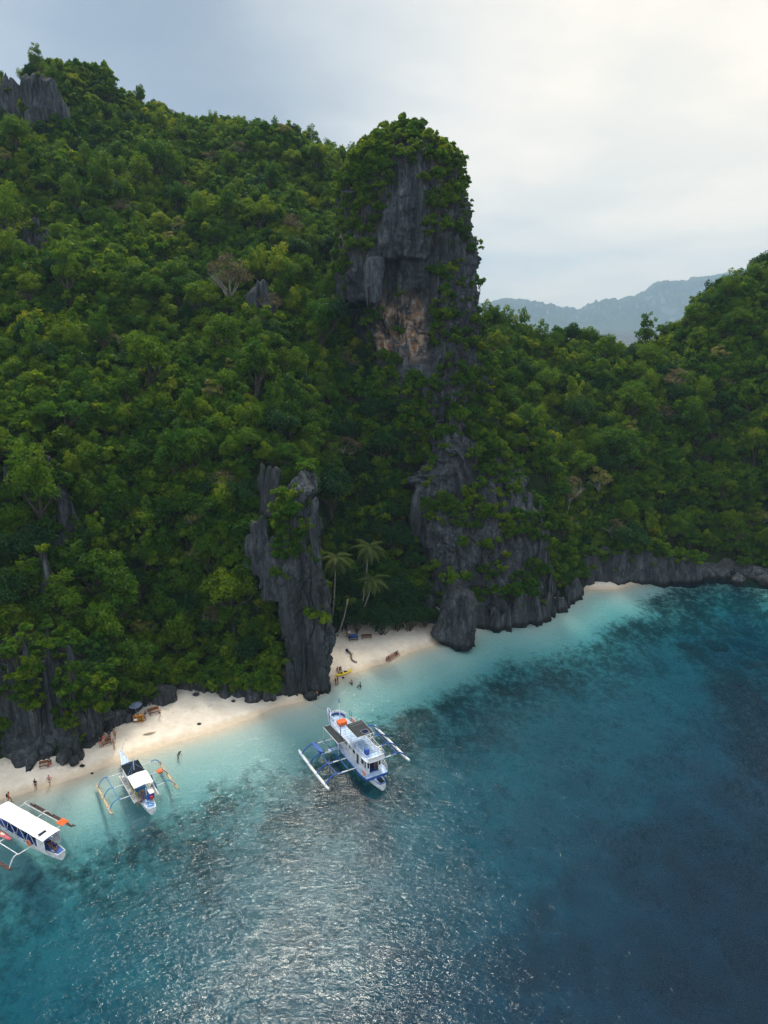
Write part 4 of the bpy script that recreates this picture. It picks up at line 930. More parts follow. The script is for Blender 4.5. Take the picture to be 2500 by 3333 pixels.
class PB:
    def __init__(s): s.b = bmesh.new()
    def box(s, c, d, rz=0.0, rx=0.0, ry=0.0):
        m = Matrix.Translation(c) @ Euler((rx, ry, rz)).to_matrix().to_4x4() @ Matrix.Diagonal((*d, 1))
        bmesh.ops.create_cube(s.b, size=1.0, matrix=m); return s
    def tube(s, pts, r, sides=7):
        rr = r if isinstance(r, (list, tuple)) else [r] * len(pts); tube(s.b, pts, rr, sides); return s
    def sheet(s, grid, thick=0.02):
        rows = [[s.b.verts.new(p) for p in row] for row in grid]; lo = [[s.b.verts.new((p[0], p[1], p[2] - thick)) for p in row] for row in grid]
        nr, nc = len(rows), len(rows[0])
        for i in range(nr - 1):
            for j in range(nc - 1):
                s.b.faces.new((rows[i][j], rows[i + 1][j], rows[i + 1][j + 1], rows[i][j + 1])); s.b.faces.new((lo[i][j], lo[i][j + 1], lo[i + 1][j + 1], lo[i + 1][j]))
        ring = [(0, j) for j in range(nc)] + [(i, nc - 1) for i in range(1, nr)] + [(nr - 1, j) for j in range(nc - 2, -1, -1)] + [(i, 0) for i in range(nr - 2, 0, -1)]
        for k in range(len(ring)):
            a, b_ = ring[k], ring[(k + 1) % len(ring)]
            s.b.faces.new((rows[a[0]][a[1]], rows[b_[0]][b_[1]], lo[b_[0]][b_[1]], lo[a[0]][a[1]]))
        return s
    def loft(s, sections, cap=True):
        prev = None; first = None
        for sec in sections:
            ring = [s.b.verts.new(p) for p in sec]
            if prev:
                n = len(ring)
                for k in range(n): s.b.faces.new((prev[k], prev[(k + 1) % n], ring[(k + 1) % n], ring[k]))
            else: first = ring
            prev = ring
        if cap: s.b.faces.new(first[::-1]); s.b.faces.new(prev)
        return s
    def torus(s, c, R_, r, m=None):
        n, k = 20, 8; M = m or Matrix.Identity(3); V = []
        for i in range(n):
            a = 2 * math.pi * i / n
            V.append([s.b.verts.new(Vector(c) + M @ Vector(((R_ + r * math.cos(2 * math.pi * j / k)) * math.cos(a), (R_ + r * math.cos(2 * math.pi * j / k)) * math.sin(a), r * math.sin(2 * math.pi * j / k)))) for j in range(k)])
        for i in range(n):
            for j in range(k): s.b.faces.new((V[i][j], V[(i + 1) % n][j], V[(i + 1) % n][(j + 1) % k], V[i][(j + 1) % k]))
        return s
    def done(s, name, mat, parent=None, bev=0.0, sm=False, **p):
        if bev:
            try: bmesh.ops.bevel(s.b, geom=[e for e in s.b.edges], offset=bev, segments=1, affect='EDGES')
            except Exception: pass
        bmesh.ops.recalc_face_normals(s.b, faces=s.b.faces)
        return obj(name, bm_mesh(name, s.b, sm), mat, parent, **p)
def hull_sections(x0, x1, beam, sheer, draft=0.45, n=22, stern=0.45, bowrise=1.6, sternrise=0.3, keel=0.10):
    out = []
    for i in range(n):
        f = i / (n - 1); x = x0 + (x1 - x0) * f
        w = beam / 2 * (stern + (1 - stern) * min(1, f / 0.3) ** 0.7) * (1.0 if f < 0.55 else max(0.05, math.cos((f - 0.55) / 0.45 * math.pi / 2) ** 0.8))
        top = sheer + sternrise * max(0, 0.25 - f) * 4 + bowrise * max(0, (f - 0.6) / 0.4) ** 2
        bot = -draft + (bowrise + sheer) * 0.85 * max(0, (f - 0.8) / 0.2) ** 2 + draft * 0.8 * max(0, (0.15 - f) / 0.15)
        out.append([(x, -w, top), (x, -w * 0.92, top * 0.4 + bot * 0.3), (x, -w * keel * 4, bot + 0.08), (x, -w * keel, bot), (x, w * keel, bot), (x, w * keel * 4, bot + 0.08), (x, w * 0.92, top * 0.4 + bot * 0.3), (x, w, top)])
    return out
def hull_parts(root, secs, deck_mat, hull_mat=WHITE, trim_mat=None, drop=0.16):
    PB().loft(secs).done('hull', hull_mat, root)
    g = [[(s_[0][0], s_[0][1] * .93, s_[0][2] - drop + 0.2), (s_[0][0], 0, s_[0][2] - drop + 0.23), (s_[-1][0], s_[-1][1] * .93, s_[-1][2] - drop + 0.2)] for s_ in secs]
    PB().sheet(g, 0.05).done('deck', deck_mat, root)
    p = PB()
    for sd in (0, -1): p.tube([(s_[sd][0], s_[sd][1] * 1.01, s_[sd][2] + 0.08) for s_ in secs], 0.05, 6)
    p.tube([secs[0][0][:2] + (secs[0][0][2] + 0.08,), secs[0][-1][:2] + (secs[0][-1][2] + 0.08,)], 0.05, 6)
    p.done('gunwale', trim_mat or WHITE, root)
def arc_beam(y0, y1, z0, z1, x, n=7):
    """outrigger end: rises a little, then curves down to the float."""
    return [(x, y0 + (y1 - y0) * k / (n - 1), z0 + 0.22 * math.sin(math.pi * k / (n - 1)) * (1 if z0 > z1 else 0) + (z1 - z0) * (k / (n - 1)) ** 2.2) for k in range(n)]
def mat4(root): return Matrix.Translation(root.location) @ root.rotation_euler.to_matrix().to_4x4() @ Matrix.Diagonal((*root.scale, 1))

# ------------------------------------------------------------------ the big double-deck outrigger boat
def big_boat():
    r = thing('outrigger_boat', 'large white and blue double-decker outrigger tour boat with railings and an orange box on top', 'boat', (-4.45, 86.5, 0.0), (0, 0, R(120))); r.scale = (0.94, 1, 1)
    secs = hull_sections(-9.2, 8.6, 2.5, 0.95, 0.55, 26, 0.35, 2.3, 0.0)
    hull_parts(r, secs, PALEBLUE, WHITE, BLUE)
    # forked prow board
    PB().tube([(7.2, 0.45, 2.1), (8.5, 0.16, 3.35), (8.75, 0, 3.55), (8.5, -0.16, 3.35), (7.2, -0.45, 2.1)], 0.09).done('prow_rail', WHITE, r)
    PB().sheet([[(7.0, -0.4, 1.95), (7.0, 0.4, 1.95)], [(7.9, -0.22, 2.6), (7.9, 0.22, 2.6)], [(8.6, -0.06, 3.3), (8.6, 0.06, 3.3)]], 0.04).done('prow_board', PALEBLUE, r)
    PB().tube([(6.4, -1.3, 1.95), (6.4, 1.5, 1.95)], 0.07).done('bow_beam', WHITE, r)
    # lower deck platform, wider than the hull
    def outline(x): return 1.85 * (1.0 if x < 1 else max(0.35, 1 - (x - 1) / 7.5)) if x > -6.2 else 1.85 - (-6.2 - x) * 0.18
    xs = [-7.6, -6.9, -6.2, -4, -2, 0, 1.5, 3, 4.5, 5.8]
    PB().sheet([[(x, -outline(x), 1.28), (x, 0, 1.30), (x, outline(x), 1.28)] for x in xs], 0.07).done('lower_deck', PALEBLUE, r)
    p = PB()
    for sd in (-1, 1): p.sheet([[(x, sd * (outline(x) + 0.02), 1.30), (x, sd * (outline(x) + 0.05), 1.30)] for x in xs], 0.34)
    p.box((-7.63, 0, 1.15), (0.06, 3.2, 0.34)); p.done('side_band', BLUE, r)
    # cabin
    cab = PB(); x0, x1, w, z0, z1 = -6.6, 2.6, 1.12, 1.31, 3.35
    for sd in (-1, 1): cab.box(((x0 + x1) / 2, sd * w, (z0 + z1) / 2), (x1 - x0, 0.07, z1 - z0))
    cab.box((x1, 0, (z0 + z1) / 2), (0.07, 2 * w - 0.08, z1 - z0))
    for sd in (-1, 1): cab.box((x0 + 0.04, sd * (w - 0.24), (z0 + z1) / 2), (0.08, 0.42, z1 - z0))
    c = cab.done('cabin', WHITE, r)
    for sd in (-1, 1):
        for wx, ww, wz, wh in ((-6.2, 0.35, 2.55, 0.95), (-5.4, 0.75, 2.6, 0.7), (-3.9, 0.62, 2.2, 1.6), (-2.7, 0.7, 2.7, 0.6), (-1.6, 0.7, 2.7, 0.6), (0.0, 0.8, 2.7, 0.6), (1.3, 0.8, 2.7, 0.6)):
            PB().box((wx, sd * (w + 0.045), wz), (ww, 0.03, wh)).done('window' if wh < 1.2 else 'doorway', GLASS_D, c, 0.01)
        PB().box((x0 - 0.012, sd * (w - 0.24), 2.6), (0.03, 0.24, 0.95)).done('window', GLASS_D, c, 0.01)
    PB().box((-5.2, 0, 1.34), (2.6, 2.0, 0.03)).done('cabin_floor', BLUE, r)
    PB().box((-4.0, 0.3, 1.7), (1.6, 1.0, 0.7)).done('cabin_bench', NAVY, r, 0.03)
    # upper deck
    def uo(x): return 1.42 if x < 2.5 else 1.42 * max(0.55, 1 - (x - 2.5) / 7)
    ux = [-7.4, -7.1, -6.3, -4, -1, 2, 3.5, 5, 5.9]
    def ub(x): return uo(x) * (0.72 if x < -7.3 else 0.93 if x < -7 else 1)
    PB().sheet([[(x, -ub(x), 3.50), (x, 0, 3.52), (x, ub(x), 3.50)] for x in ux], 0.10).done('upper_deck', PALEBLUE, r)
    p = PB(); 
    for k in range(22): p.box((-6.6 + k * 0.55, 0, 3.53), (0.035, 2.5 if k < 17 else 2.0, 0.012))
    p.done('deck_battens', SKYBLUE, r)
    PB().tube([(x, ub(x) + 0.03, 3.50) for x in ux] , 0.06).tube([(x, -ub(x) - 0.03, 3.50) for x in ux], 0.06).tube([(-7.42, -1.0, 3.5), (-7.5, 0, 3.5), (-7.42, 1.0, 3.5)], 0.06).done('deck_edge', WHITE, r)
    # rounded bulwark round the bow end of the upper deck
    a = [(5.0 + 1.25 * math.cos(t), 1.05 * math.sin(t)) for t in np.linspace(-1.9, 1.9, 15)]
    PB().sheet([[(x, y, 4.25), (x * 1.012 + .0, y * 1.07, 4.25)] for x, y in a], 0.72).done('bow_bulwark', WHITE, r)
    PB().sheet([[(x - 0.05, y * 0.93, 3.9), (x - 0.02, y * 0.955, 3.9)] for x, y in a], 0.36).done('bulwark_lining', BLUE, r)
    for k in (5, 8): PB().box((a[k][0] * 1.0 + 0.06, a[k][1] * 1.07, 3.98), (0.03, 0.4, 0.12), math.atan2(a[k][1], a[k][0] - 5)).done('bulwark_slot', GLASS_D, r)
    # stern bulwark of the upper deck with horn and searchlight rack
    PB().sheet([[(-7.2, y, 4.1), (-7.28 - 0.15 * (1 - abs(y)), y, 4.1)] for y in (-1.25, -0.6, 0, 0.6, 1.25)], 0.6).done('stern_bulwark', WHITE, r)
    # railings
    def rail(path, h, mat, step=1.0, name='railing', mids=(0.5,)):
        p = PB(); tops = [(x, y, z + h) for x, y, z in path]; p.tube(tops, 0.032, 6)
        for m_ in mids: p.tube([(x, y, z + h * m_) for x, y, z in path], 0.022, 5)
        for i in range(len(path) - 1):
            A, B = Vector(path[i]), Vector(path[i + 1]); n = max(1, round((B - A).length / step))
            for k in range(n + (i == len(path) - 2)): q = A.lerp(B, k / n); p.tube([tuple(q), (q.x, q.y, q.z + h)], 0.026, 5)
        p.done(name, mat, r)
    for sd in (-1, 1):
        rail([(x, sd * (ub(x) - 0.03), 3.5) for x in ux[1:7]], 0.85, WHITE)
        rail([(x, sd * (outline(x) - 0.04), 1.3) for x in (-7.5, -6.9, -6.2, -5.0)], 0.95, WHITE, 0.6)
        rail([(x, sd * (outline(x) - 0.04), 1.3) for x in (-4.4, -2.5, -0.5)], 0.8, WHITE, 0.7)
        rail([(x, sd * (outline(x) - 0.04), 1.3) for x in (1.0, 2.8, 4.2)], 0.9, WHITE, 0.7)
    # awnings of grey net on white frames
    def awning(x0, x1, y0, y1, z, zb, name):
        f = PB().tube([(x0, y0, z), (x1, y0, z), (x1, y1, z), (x0, y1, z), (x0, y0, z)], 0.04, 6)
        for x in (x0, (x0 + x1) / 2, x1):
            for y in (y0, y1): f.tube([(x, y, zb), (x, y, z)], 0.03, 5)
        f.tube([((x0 + x1) / 2, y0, z), ((x0 + x1) / 2, y1, z)], 0.025, 5)
        f.done(name + '_frame', WHITE, r); PB().box(((x0 + x1) / 2, (y0 + y1) / 2, z + 0.045), (x1 - x0 - 0.05, abs(y1 - y0) - 0.05, 0.02)).done(name, MESHC, r)
    awning(-0.6, 4.5, 1.46, 2.6, 3.2, 1.35, 'port_awning'); awning(-0.2, 4.6, -2.2, -1.32, 3.1, 1.35, 'starboard_awning')
    awning(-4.1, -0.3, -1.3, 1.3, 5.6, 3.55, 'top_awning')
    PB().box((-3.4, -0.3, 5.70), (0.95, 0.9, 0.04)).done('solar_panel', SOLAR, r); PB().tube([(-3.9, -0.78, 5.72), (-2.9, -0.78, 5.72), (-2.9, 0.18, 5.72), (-3.9, 0.18, 5.72), (-3.9, -0.78, 5.72)], 0.022, 4).done('solar_frame', WHITE, r)
    PB().tube([(-1.2, -0.9, 5.70), (-0.7, -0.9, 5.70), (-0.7, 0.9, 5.70), (-1.2, 0.9, 5.70), (-1.2, -0.9, 5.70)], 0.025, 4).done('roof_rack', STEEL, r)
    # masts, ladder, rack
    m = PB().tube([(4.3, 0, 3.5), (4.5, 0, 6.4)], [0.08, 0.06]).done('mast', WHITE, r); PB().tube([(4.5, 0, 6.4), (4.56, 0, 7.2)], [0.07, 0.04]).done('mast_tip', BLUE, m)
    PB().tube([(-5.6, 0.0, 3.5), (-5.6, 0.0, 6.6)], 0.06).tube([(-5.6, -0.4, 4.6), (-5.6, 0.4, 4.6)], 0.03).done('mast', WHITE, r)
    p = PB()
    for dx in (0, 0.45): p.tube([(-3.2 + dx, 1.75, 1.4), (-2.9 + dx, 1.45, 4.4)], 0.035, 5)
    for k in range(8): f = k / 8 + 0.06; p.tube([(-3.2 + .3 * f, 1.75 - .3 * f, 1.4 + 3 * f), (-2.75 + .3 * f, 1.75 - .3 * f, 1.4 + 3 * f)], 0.025, 4)
    p.done('ladder', WHITE, r)
    p = PB()
    for k in range(3): p.tube([(-6.6, -1.2, 4.4 + .3 * k), (-6.9, 0.0, 4.4 + .3 * k)], 0.03, 4)
    for q in ((-6.6, -1.2), (-6.75, -.6), (-6.9, 0)): p.tube([(*q, 3.5), (*q, 5.1)], 0.03, 4)
    p.box((-6.75, -0.6, 4.85), (0.12, 1.1, 0.18), 1.8); p.done('stern_light_rack', WHITE, r)
    for (x, y) in ((5.4, 1.2), (3.3, -1.45), (4.0, -1.5), (0.9, 1.5)): PB().tube([(x, y, 3.5), (x, y, 5.0)], 0.045, 5).done('stanchion', BLUE, r)
    PB().box((-5.4, 0.5, 3.95), (0.6, 0.6, 0.85)).done('water_drum', BLUE, r, 0.08)
    # outriggers
    for k, x in enumerate((3.9, 1.1, -1.6, -4.4)):
        PB().tube([(x, -4.6, 1.30), (x, 0, 1.18), (x, 4.6, 1.30)], 0.095).done('outrigger_beam', WHITE, r)
        for sd in (-1, 1):
            pts = [(px, sd * py, pz) for px, py, pz in arc_beam(3.9, 6.32, 1.33, 0.42, x)]; PB().tube(pts, 0.095).done('beam_end', BLUE, r)
    for sd in (-1, 1):
        PB().tube([(-5.5, sd * 6.3, 0.22), (-4.8, sd * 6.3, 0.12), (0, sd * 6.35, 0.1), (4.6, sd * 6.3, 0.14), (5.2, sd * 6.3, 0.3)], [0.16, 0.2, 0.2, 0.2, 0.13], 9).done('float', WHITE, r)
        for y, xa, xb in ((4.7, 4.2, -4.8), (2.9, 4.1, -4.7)): PB().tube([(xa, sd * y, 1.50), (xb, sd * y, 1.50)], 0.055, 5).done('pole', BLUE, r)
        PB().tube([(4.0, sd * 1.4, 3.0), (-4.4, sd * 6.0, 0.7)], 0.012, 4).tube([(-4.4, sd * 1.4, 3.2), (3.9, sd * 5.6, 0.9)], 0.012, 4).done('stay_rope', ROPE, r)
    PB().box((1.1, 2.6, 1.44), (0.7, 1.5, 0.05)).done('gangway', PALEBLUE, r)
    p = PB()
    for dy in (0, 0.5): p.tube([(0.2 , 2.2 + dy, 1.2), (0.1, 2.3 + dy, -0.4)], 0.035, 4)
    for k in range(4): p.tube([(0.17, 2.2, 0.8 - .3 * k), (0.17, 2.75, 0.8 - .3 * k)], 0.03, 4)
    p.done('boarding_ladder', BLUE, r)
    # open tail of the hull with the engine well
    PB().box((-8.5, 0, 1.14), (1.2, 0.72, 0.04)).done('engine_well', DARKC, r)
    PB().box((-8.3, 0.12, 1.28), (0.35, 0.3, 0.26)).done('engine_cover', NAVY, r, 0.03)
    return r
BB = big_boat(); MB_ = mat4(BB)
def on(M, x, y, z): return M @ Vector((x, y, z))
def place(name, label, cat, M, p, parts, rz=0.0, group=None):
    """parts: list of (part name, PB, material); single-part things are one mesh."""
    w = M @ Vector(p); rot = M.to_euler().z + rz
    if len(parts) == 1:
        o = parts[0][1].done(name, parts[0][2]); o['label'] = label; o['category'] = cat
    else:
        o = thing(name, label, cat)
        for n_, pb, m_ in parts: pb.done(n_, m_, o)
    o.location = w; o.rotation_euler = (0, 0, rot)
    if group: o['group'] = group
    return o
place('covered_box', 'big orange tarpaulin-covered box on the upper deck of the large boat', 'box', MB_, (3.3, 0.15, 3.55), [('box', PB().box((0, 0, 0.26), (0.95, 1.25, 0.5)), ORANGE), ('lid_flap', PB().box((0, 0, 0.53), (1.02, 1.32, 0.05)), ORANGE)])
place('life_ring', 'orange life ring hung on the starboard railing of the large boat', 'life ring', MB_, (2.6, -1.5, 4.0), [('ring', PB().torus((0, 0, 0), 0.3, 0.09, Euler((R(80), 0, 0)).to_matrix()), ORANGE), ('rope_loop', PB().torus((0, 0, 0), 0.4, 0.015, Euler((R(80), 0, 0)).to_matrix()), WHITE)])
place('life_ring', 'small orange and white life ring at the stern corner rail of the large boat', 'life ring', MB_, (-6.9, 1.7, 1.9), [('ring', PB().torus((0, 0, 0), 0.27, 0.08, Euler((R(90), 0, 0)).to_matrix()), ORANGE), ('rope_loop', PB().torus((0, 0, 0), 0.36, 0.015, Euler((R(90), 0, 0)).to_matrix()), WHITE)])
place('canoe', 'small blue canoe lashed across the port outrigger beams of the large boat', 'canoe', MB_, (2.2, 4.6, 1.55), [('hull', PB().loft([[(x, -w, .28), (x, -w * .5, 0), (x, w * .5, 0), (x, w, .28)] for x, w in ((-1.4, .03), (-1.0, .25), (-.3, .36), (.5, .34), (1.1, .2), (1.45, .03))]), BLUE), ('seat_strap', PB().box((-.4, 0, .26), (.12, .6, .03)).box((.5, 0, .26), (.12, .5, .03)), PALEBLUE)], R(5))
place('flag', 'small black flag on the bow side of the large boat', 'flag', MB_, (6.1, -0.6, 1.9), [('pole', PB().tube([(0, 0, 0), (0, 0, 1.7)], .02, 5), STEEL), ('cloth', PB().sheet([[(0.02, 0, 1.7), (.02, 0, 1.3)], [(.3, .05, 1.62), (.3, .05, 1.28)], [(.6, 0, 1.55), (.6, 0, 1.3)]], 0.01), DARKC)])

# ------------------------------------------------------------------ the middle outrigger boat
def small_outriggers(r, xs, half, zf, zb, fl, floats, end_mat, beam_mat=WHITE, y_in=0.0, fr=0.10):
    for x in xs:
        PB().tube([(x, -half * .72, zb + .12), (x, 0, zb), (x, half * .72, zb + .12)], 0.06).done('outrigger_beam', beam_mat, r)
        for sd in (-1, 1): PB().tube([(px, sd * py, pz) for px, py, pz in arc_beam(half * .68, half, zb + .15, zf + .12, x)], 0.065).done('beam_end', end_mat, r)
    for sd in (-1, 1):
        for k, dy in enumerate((-0.14, 0.0, 0.14)):
            PB().tube([(fl[0] + .12 * k, sd * half + dy, zf + .12), (fl[0] + .6, sd * half + dy, zf), (fl[1] - .5, sd * half + dy, zf), (fl[1], sd * half + dy, zf + .1)], 0.075, 7).done('bamboo_float', floats[k], r)
def mid_boat():
    r = thing('outrigger_boat', 'white outrigger boat with a black front awning and a white rear one near the sand', 'boat', (-33.0, 79.5, 0.0), (0, 0, R(126)))
    secs = hull_sections(-6.4, 7.2, 1.7, 0.75, 0.4, 24, 0.55, 1.1, 0.1); hull_parts(r, secs, PALEBLUE)
    PB().tube([(-5.9, .4, 1.1), (-6.2, 0, 1.13), (-5.9, -.4, 1.1), (-5.5, 0, 1.12)], 0.09, 6).done('towing_bitt', SKYBLUE, r)
    PB().tube([(-5.6, 0.25, 1.0), (-5.6, 0.25, 1.5)], 0.06).done('stern_post', SKYBLUE, r); PB().box((-4.7, 0.1, 1.03), (.7, .5, .06)).done('hatch', PALEBLUE, r, .01)
    for sd in (-1, 1):      # side walkways
        PB().box((-0.9, sd * 1.28, 1.0), (6.6, 0.55, 0.05)).done('side_walkway', WHITE_OLD, r); PB().tube([(-4.3, sd * 1.55, 1.02), (2.5, sd * 1.58, 1.02)], .06, 6).done('walkway_rail', WHITE, r)
    PB().tube([(2.4, 1.5, 1.05), (2.5, 1.0, 1.1), (2.4, 0.7, 1.12)], .07).done('walkway_end', WHITE, r)
    def awn(x0, x1, w, z, mat, name, sag=0.12):
        n = 6; PB().sheet([[(x0 + (x1 - x0) * i / n, w * (2 * j / n - 1), z - sag * math.sin(math.pi * i / n) * (1 - abs(2 * j / n - 1)) - 0.10 * abs(2 * j / n - 1)) for j in range(n + 1)] for i in range(n + 1)], 0.015).done(name, mat, r)
        for x in (x0 + .1, x1 - .1):
            for sd in (-1, 1): PB().tube([(x, sd * (w - .05), 1.0), (x, sd * (w - .05), z - .1)], 0.03, 5).done('awning_post', WHITE, r)
    awn(-3.5, -0.5, 1.25, 2.65, CANVAS, 'white_awning'); awn(-0.4, 2.7, 1.15, 2.45, DARKC, 'black_awning', 0.05)
    m = PB().tube([(0.7, 0, 1.0), (0.5, 0, 4.4)], .055).done('mast', WHITE, r)
    for tx, ty in ((2.6, 1.0), (2.6, -1.0), (-.4, 1.2), (-.4, -1.2), (-1.5, 1.2)): PB().tube([(.55, 0, 3.6), (tx, ty, 2.45)], .018, 4).done('stay_rope', SKYBLUE, m)
    # cabin sides and bench seen under the awning
    PB().box((-2.0, 0.95, 1.35), (3.4, .04, .6)).done('patterned_side_screen', YELLOW, r); p = PB()
    for k in range(9): p.box((-3.5 + .37 * k, .975, 1.35), (.12, .03, .56), 0, 0, .5)
    p.done('screen_stripes', DARKC, r)
    PB().box((-4.2, -0.85, 1.45), (1.1, .05, .75)).box((-4.75, -.35, 1.45), (.05, 1.0, .75)).done('stern_locker', BLUE, r); PB().box((-4.2, -0.6, 1.86), (1.2, .65, .05)).done('locker_lid', WHITE, r)
    PB().box((-2.6, 0, 1.05), (3.0, 1.3, .05)).done('cabin_floor', SKYBLUE, r); PB().tube([(-4.3, 0.0, 1.0), (-4.3, 0.0, 2.6)], .05).done('stern_post', WHITE, r)
    small_outriggers(r, (2.9, 0.2, -2.6), 4.25, 0.10, 1.02, (-3.7, 3.7), (BAMBOO, WHITE_OLD, BAMBOO), SKYBLUE)
    PB().tube([(2.8, 3.1, 1.2), (0.2, 3.0, 1.15), (-2.6, 3.1, 1.2)], .05, 5).done('pole', SKYBLUE, r)
    p = PB()
    for a, b_ in (((2.9, -3.2, 1.2), (-2.6, -1.2, 1.0)), ((2.9, 3.2, 1.2), (-2.6, 1.2, 1.0)), ((-2.6, 3.2, 1.2), (.7, 0, 3.4)), ((-2.6, -3.2, 1.2), (.7, 0, 3.4)), ((2.9, -3.2, 1.2), (.6, 0, 4.2)), ((2.9, 3.2, 1.2), (.6, 0, 4.2))): p.tube([a, b_], .012, 4)
    p.done('stay_rope', ROPE, r); PB().tube([(4.2, 0, 1.2), (4.2, 0, 2.6)], .02, 4).done('antenna', STEEL, r); PB().tube([(-3.2, -.2, 2.6), (-3.2, -.2, 4.2)], .015, 4).done('antenna', STEEL, r)
    return r
MBT = mid_boat(); MM = mat4(MBT)
place('crate', 'orange plastic crate on the right outrigger of the middle boat', 'crate', MM, (-0.1, -3.1, 1.22), [('crate', PB().box((0, 0, .1), (.75, .65, .2)), ORANGE)])
place('bucket', 'red bucket on the stern of the middle boat', 'bucket', MM, (-4.9, -.45, 1.1), [('bucket', PB().tube([(0, 0, 0), (0, 0, .5)], [.16, .2], 10), RED)])
place('blue_sheet', 'blue and white tarpaulin hanging off the right side of the middle boat', 'tarpaulin', MM, (-2.6, -1.45, 1.1), [('cloth', PB().sheet([[(-1.2 + .4 * i, -.05 * j + .1 * math.sin(i), 1.3 - .35 * j) for j in range(4)] for i in range(7)], .015), SKYBLUE)])

# ------------------------------------------------------------------ the near outrigger boat, cut by the left picture edge
def near_boat():
    r = thing('outrigger_boat', 'long white roofed outrigger boat at the left picture edge with a blue stern', 'boat', (-43.3, 70.2, 0.0), (0, 0, R(150)))
    secs = hull_sections(-7.0, 8.0, 1.7, 0.75, 0.4, 24, 0.5, 1.2, 0.15); hull_parts(r, secs, BLUE)
    sheetx = np.linspace(-5.5, 4.6, 12)
    PB().sheet([[(x, 1.12 * y, 2.72 - .10 * y * y + .03 * math.sin(x * 2)) for y in (-1, -.5, 0, .5, 1)] for x in sheetx], .05).done('roof', CANVAS, r)
    PB().box((-4.3, .35, 2.76), (.35, .9, .04), 0.0).done('solar_panel', SOLAR, r)
    p = PB()
    for a in (-3.2, 0.2): p.tube([(a, -.5, 2.7), (a, -.5, 3.3), (a, .6, 3.3), (a, .6, 2.7)], .015, 4)
    p.done('roof_rail', STEEL, r)
    for sd in (-1, 1):
        p = PB().tube([(-5.2, sd * .98, 1.05), (4.5, sd * 1.0, 1.05)], .04, 5)
        for k in range(5):
            x = -3.6 + 1.9 * k; p.tube([(x, sd * .95, 1.0), (x + .9, sd * 1.02, 2.65)], .035, 5).tube([(x + 1.8, sd * .95, 1.0), (x + 1.0, sd * 1.02, 2.65)], .035, 5)
        p.done('side_frame', WHITE, r)
        PB().sheet([[(-5.5, sd * .98, 2.65), (-5.5, sd * 1.02, 2.65)], [(-4.0, sd * .98, 2.65), (-4.0, sd * 1.02, 2.65)]], 1.65).done('side_panel', WHITE, r)
        q = PB()
        for k in range(6): q.box((-2.6 + 1.2 * k, sd * .92, .82), (.35, .03, .12))
        q.done('port_hole_row', BLUE, r)
    PB().box((0, 0, 1.15), (8.5, 1.55, .05)).done('cabin_floor', BLUE, r); PB().box((0.6, -.55, 1.9), (7.4, .04, 1.3)).done('far_curtain', BLUE, r)
    for k in range(4): PB().box((-2.4 + 1.5 * k, .1, 1.4), (.4, 1.3, .4)).done('bench', NAVY, r, .02)
    PB().box((-6.0, 0.42, 1.08), (.5, .10, .015)).torus((-5.9, 0, 1.08), .16, .035).done('stern_lettering', WHITE, r)
    small_outriggers(r, (4.3, 0.6, -3.2), 4.05, 0.12, 1.05, (-3.7, 4.9), (BAMBOO_D, BAMBOO_D, BAMBOO_D), WHITE)
    for sd in (-1, 1): PB().tube([(4.3, sd * 2.8, 1.32), (.6, sd * 2.85, 1.28), (-3.2, sd * 2.9, 1.3)], .055, 5).done('pole', WHITE, r)
    PB().tube([(-2.4, 2.9, 1.3), (-2.0, 0.9, 2.6)], .025, 4).tube([(2.8, 1.5, 1.1), (2.4, 3.0, 1.2)], .04, 4).done('stay_rope', SKYBLUE, r)
    PB().box((-5.45, -.4, 1.9), (.05, .7, .5)).done('stern_screen', STEEL, r); PB().tube([(-5.5, -.75, 1.1), (-5.2, -.9, 2.7)], .03, 4).tube([(-5.5, -.75, 1.1), (-5.2, -.2, 1.9)], .03, 4).done('stern_brace', WHITE, r)
    return r
NBT = near_boat(); MN = mat4(NBT)
place('bamboo_rack', 'orange slatted mat tied on the far outrigger of the near boat', 'mat', MN, (-3.0, -3.0, 1.34), [('slat', PB().box((0.45 - .17 * k, 0, .03), (.13, 1.0, .04)), ORANGE) for k in range(7)] )
place('life_ring', 'orange life ring hung on the near side of the boat at the left edge', 'life ring', MN, (-2.6, 1.12, 1.2), [('ring', PB().torus((0, 0, 0), .3, .09, Euler((R(90), 0, 0)).to_matrix()), ORANGE), ('rope_loop', PB().torus((0, 0, 0), .4, .015, Euler((R(90), 0, 0)).to_matrix()), WHITE)])
place('kayak', 'faded red kayak lying along the near side of the boat at the left edge', 'kayak', MN, (1.2, 1.9, 1.15), [('hull', PB().loft([[(x, -w, .2), (x, -w * .5, 0), (x, w * .5, 0), (x, w, .2), (x, w * .4, .3), (x, -w * .4, .3)] for x, w in ((-1.7, .04), (-1.2, .25), (0, .36), (1.2, .25), (1.7, .04))]), paint('faded_red_plastic', (.50, .12, .14), .5)), ('seat_well', PB().box((0, 0, .29), (.7, .3, .04)), CREAM)])

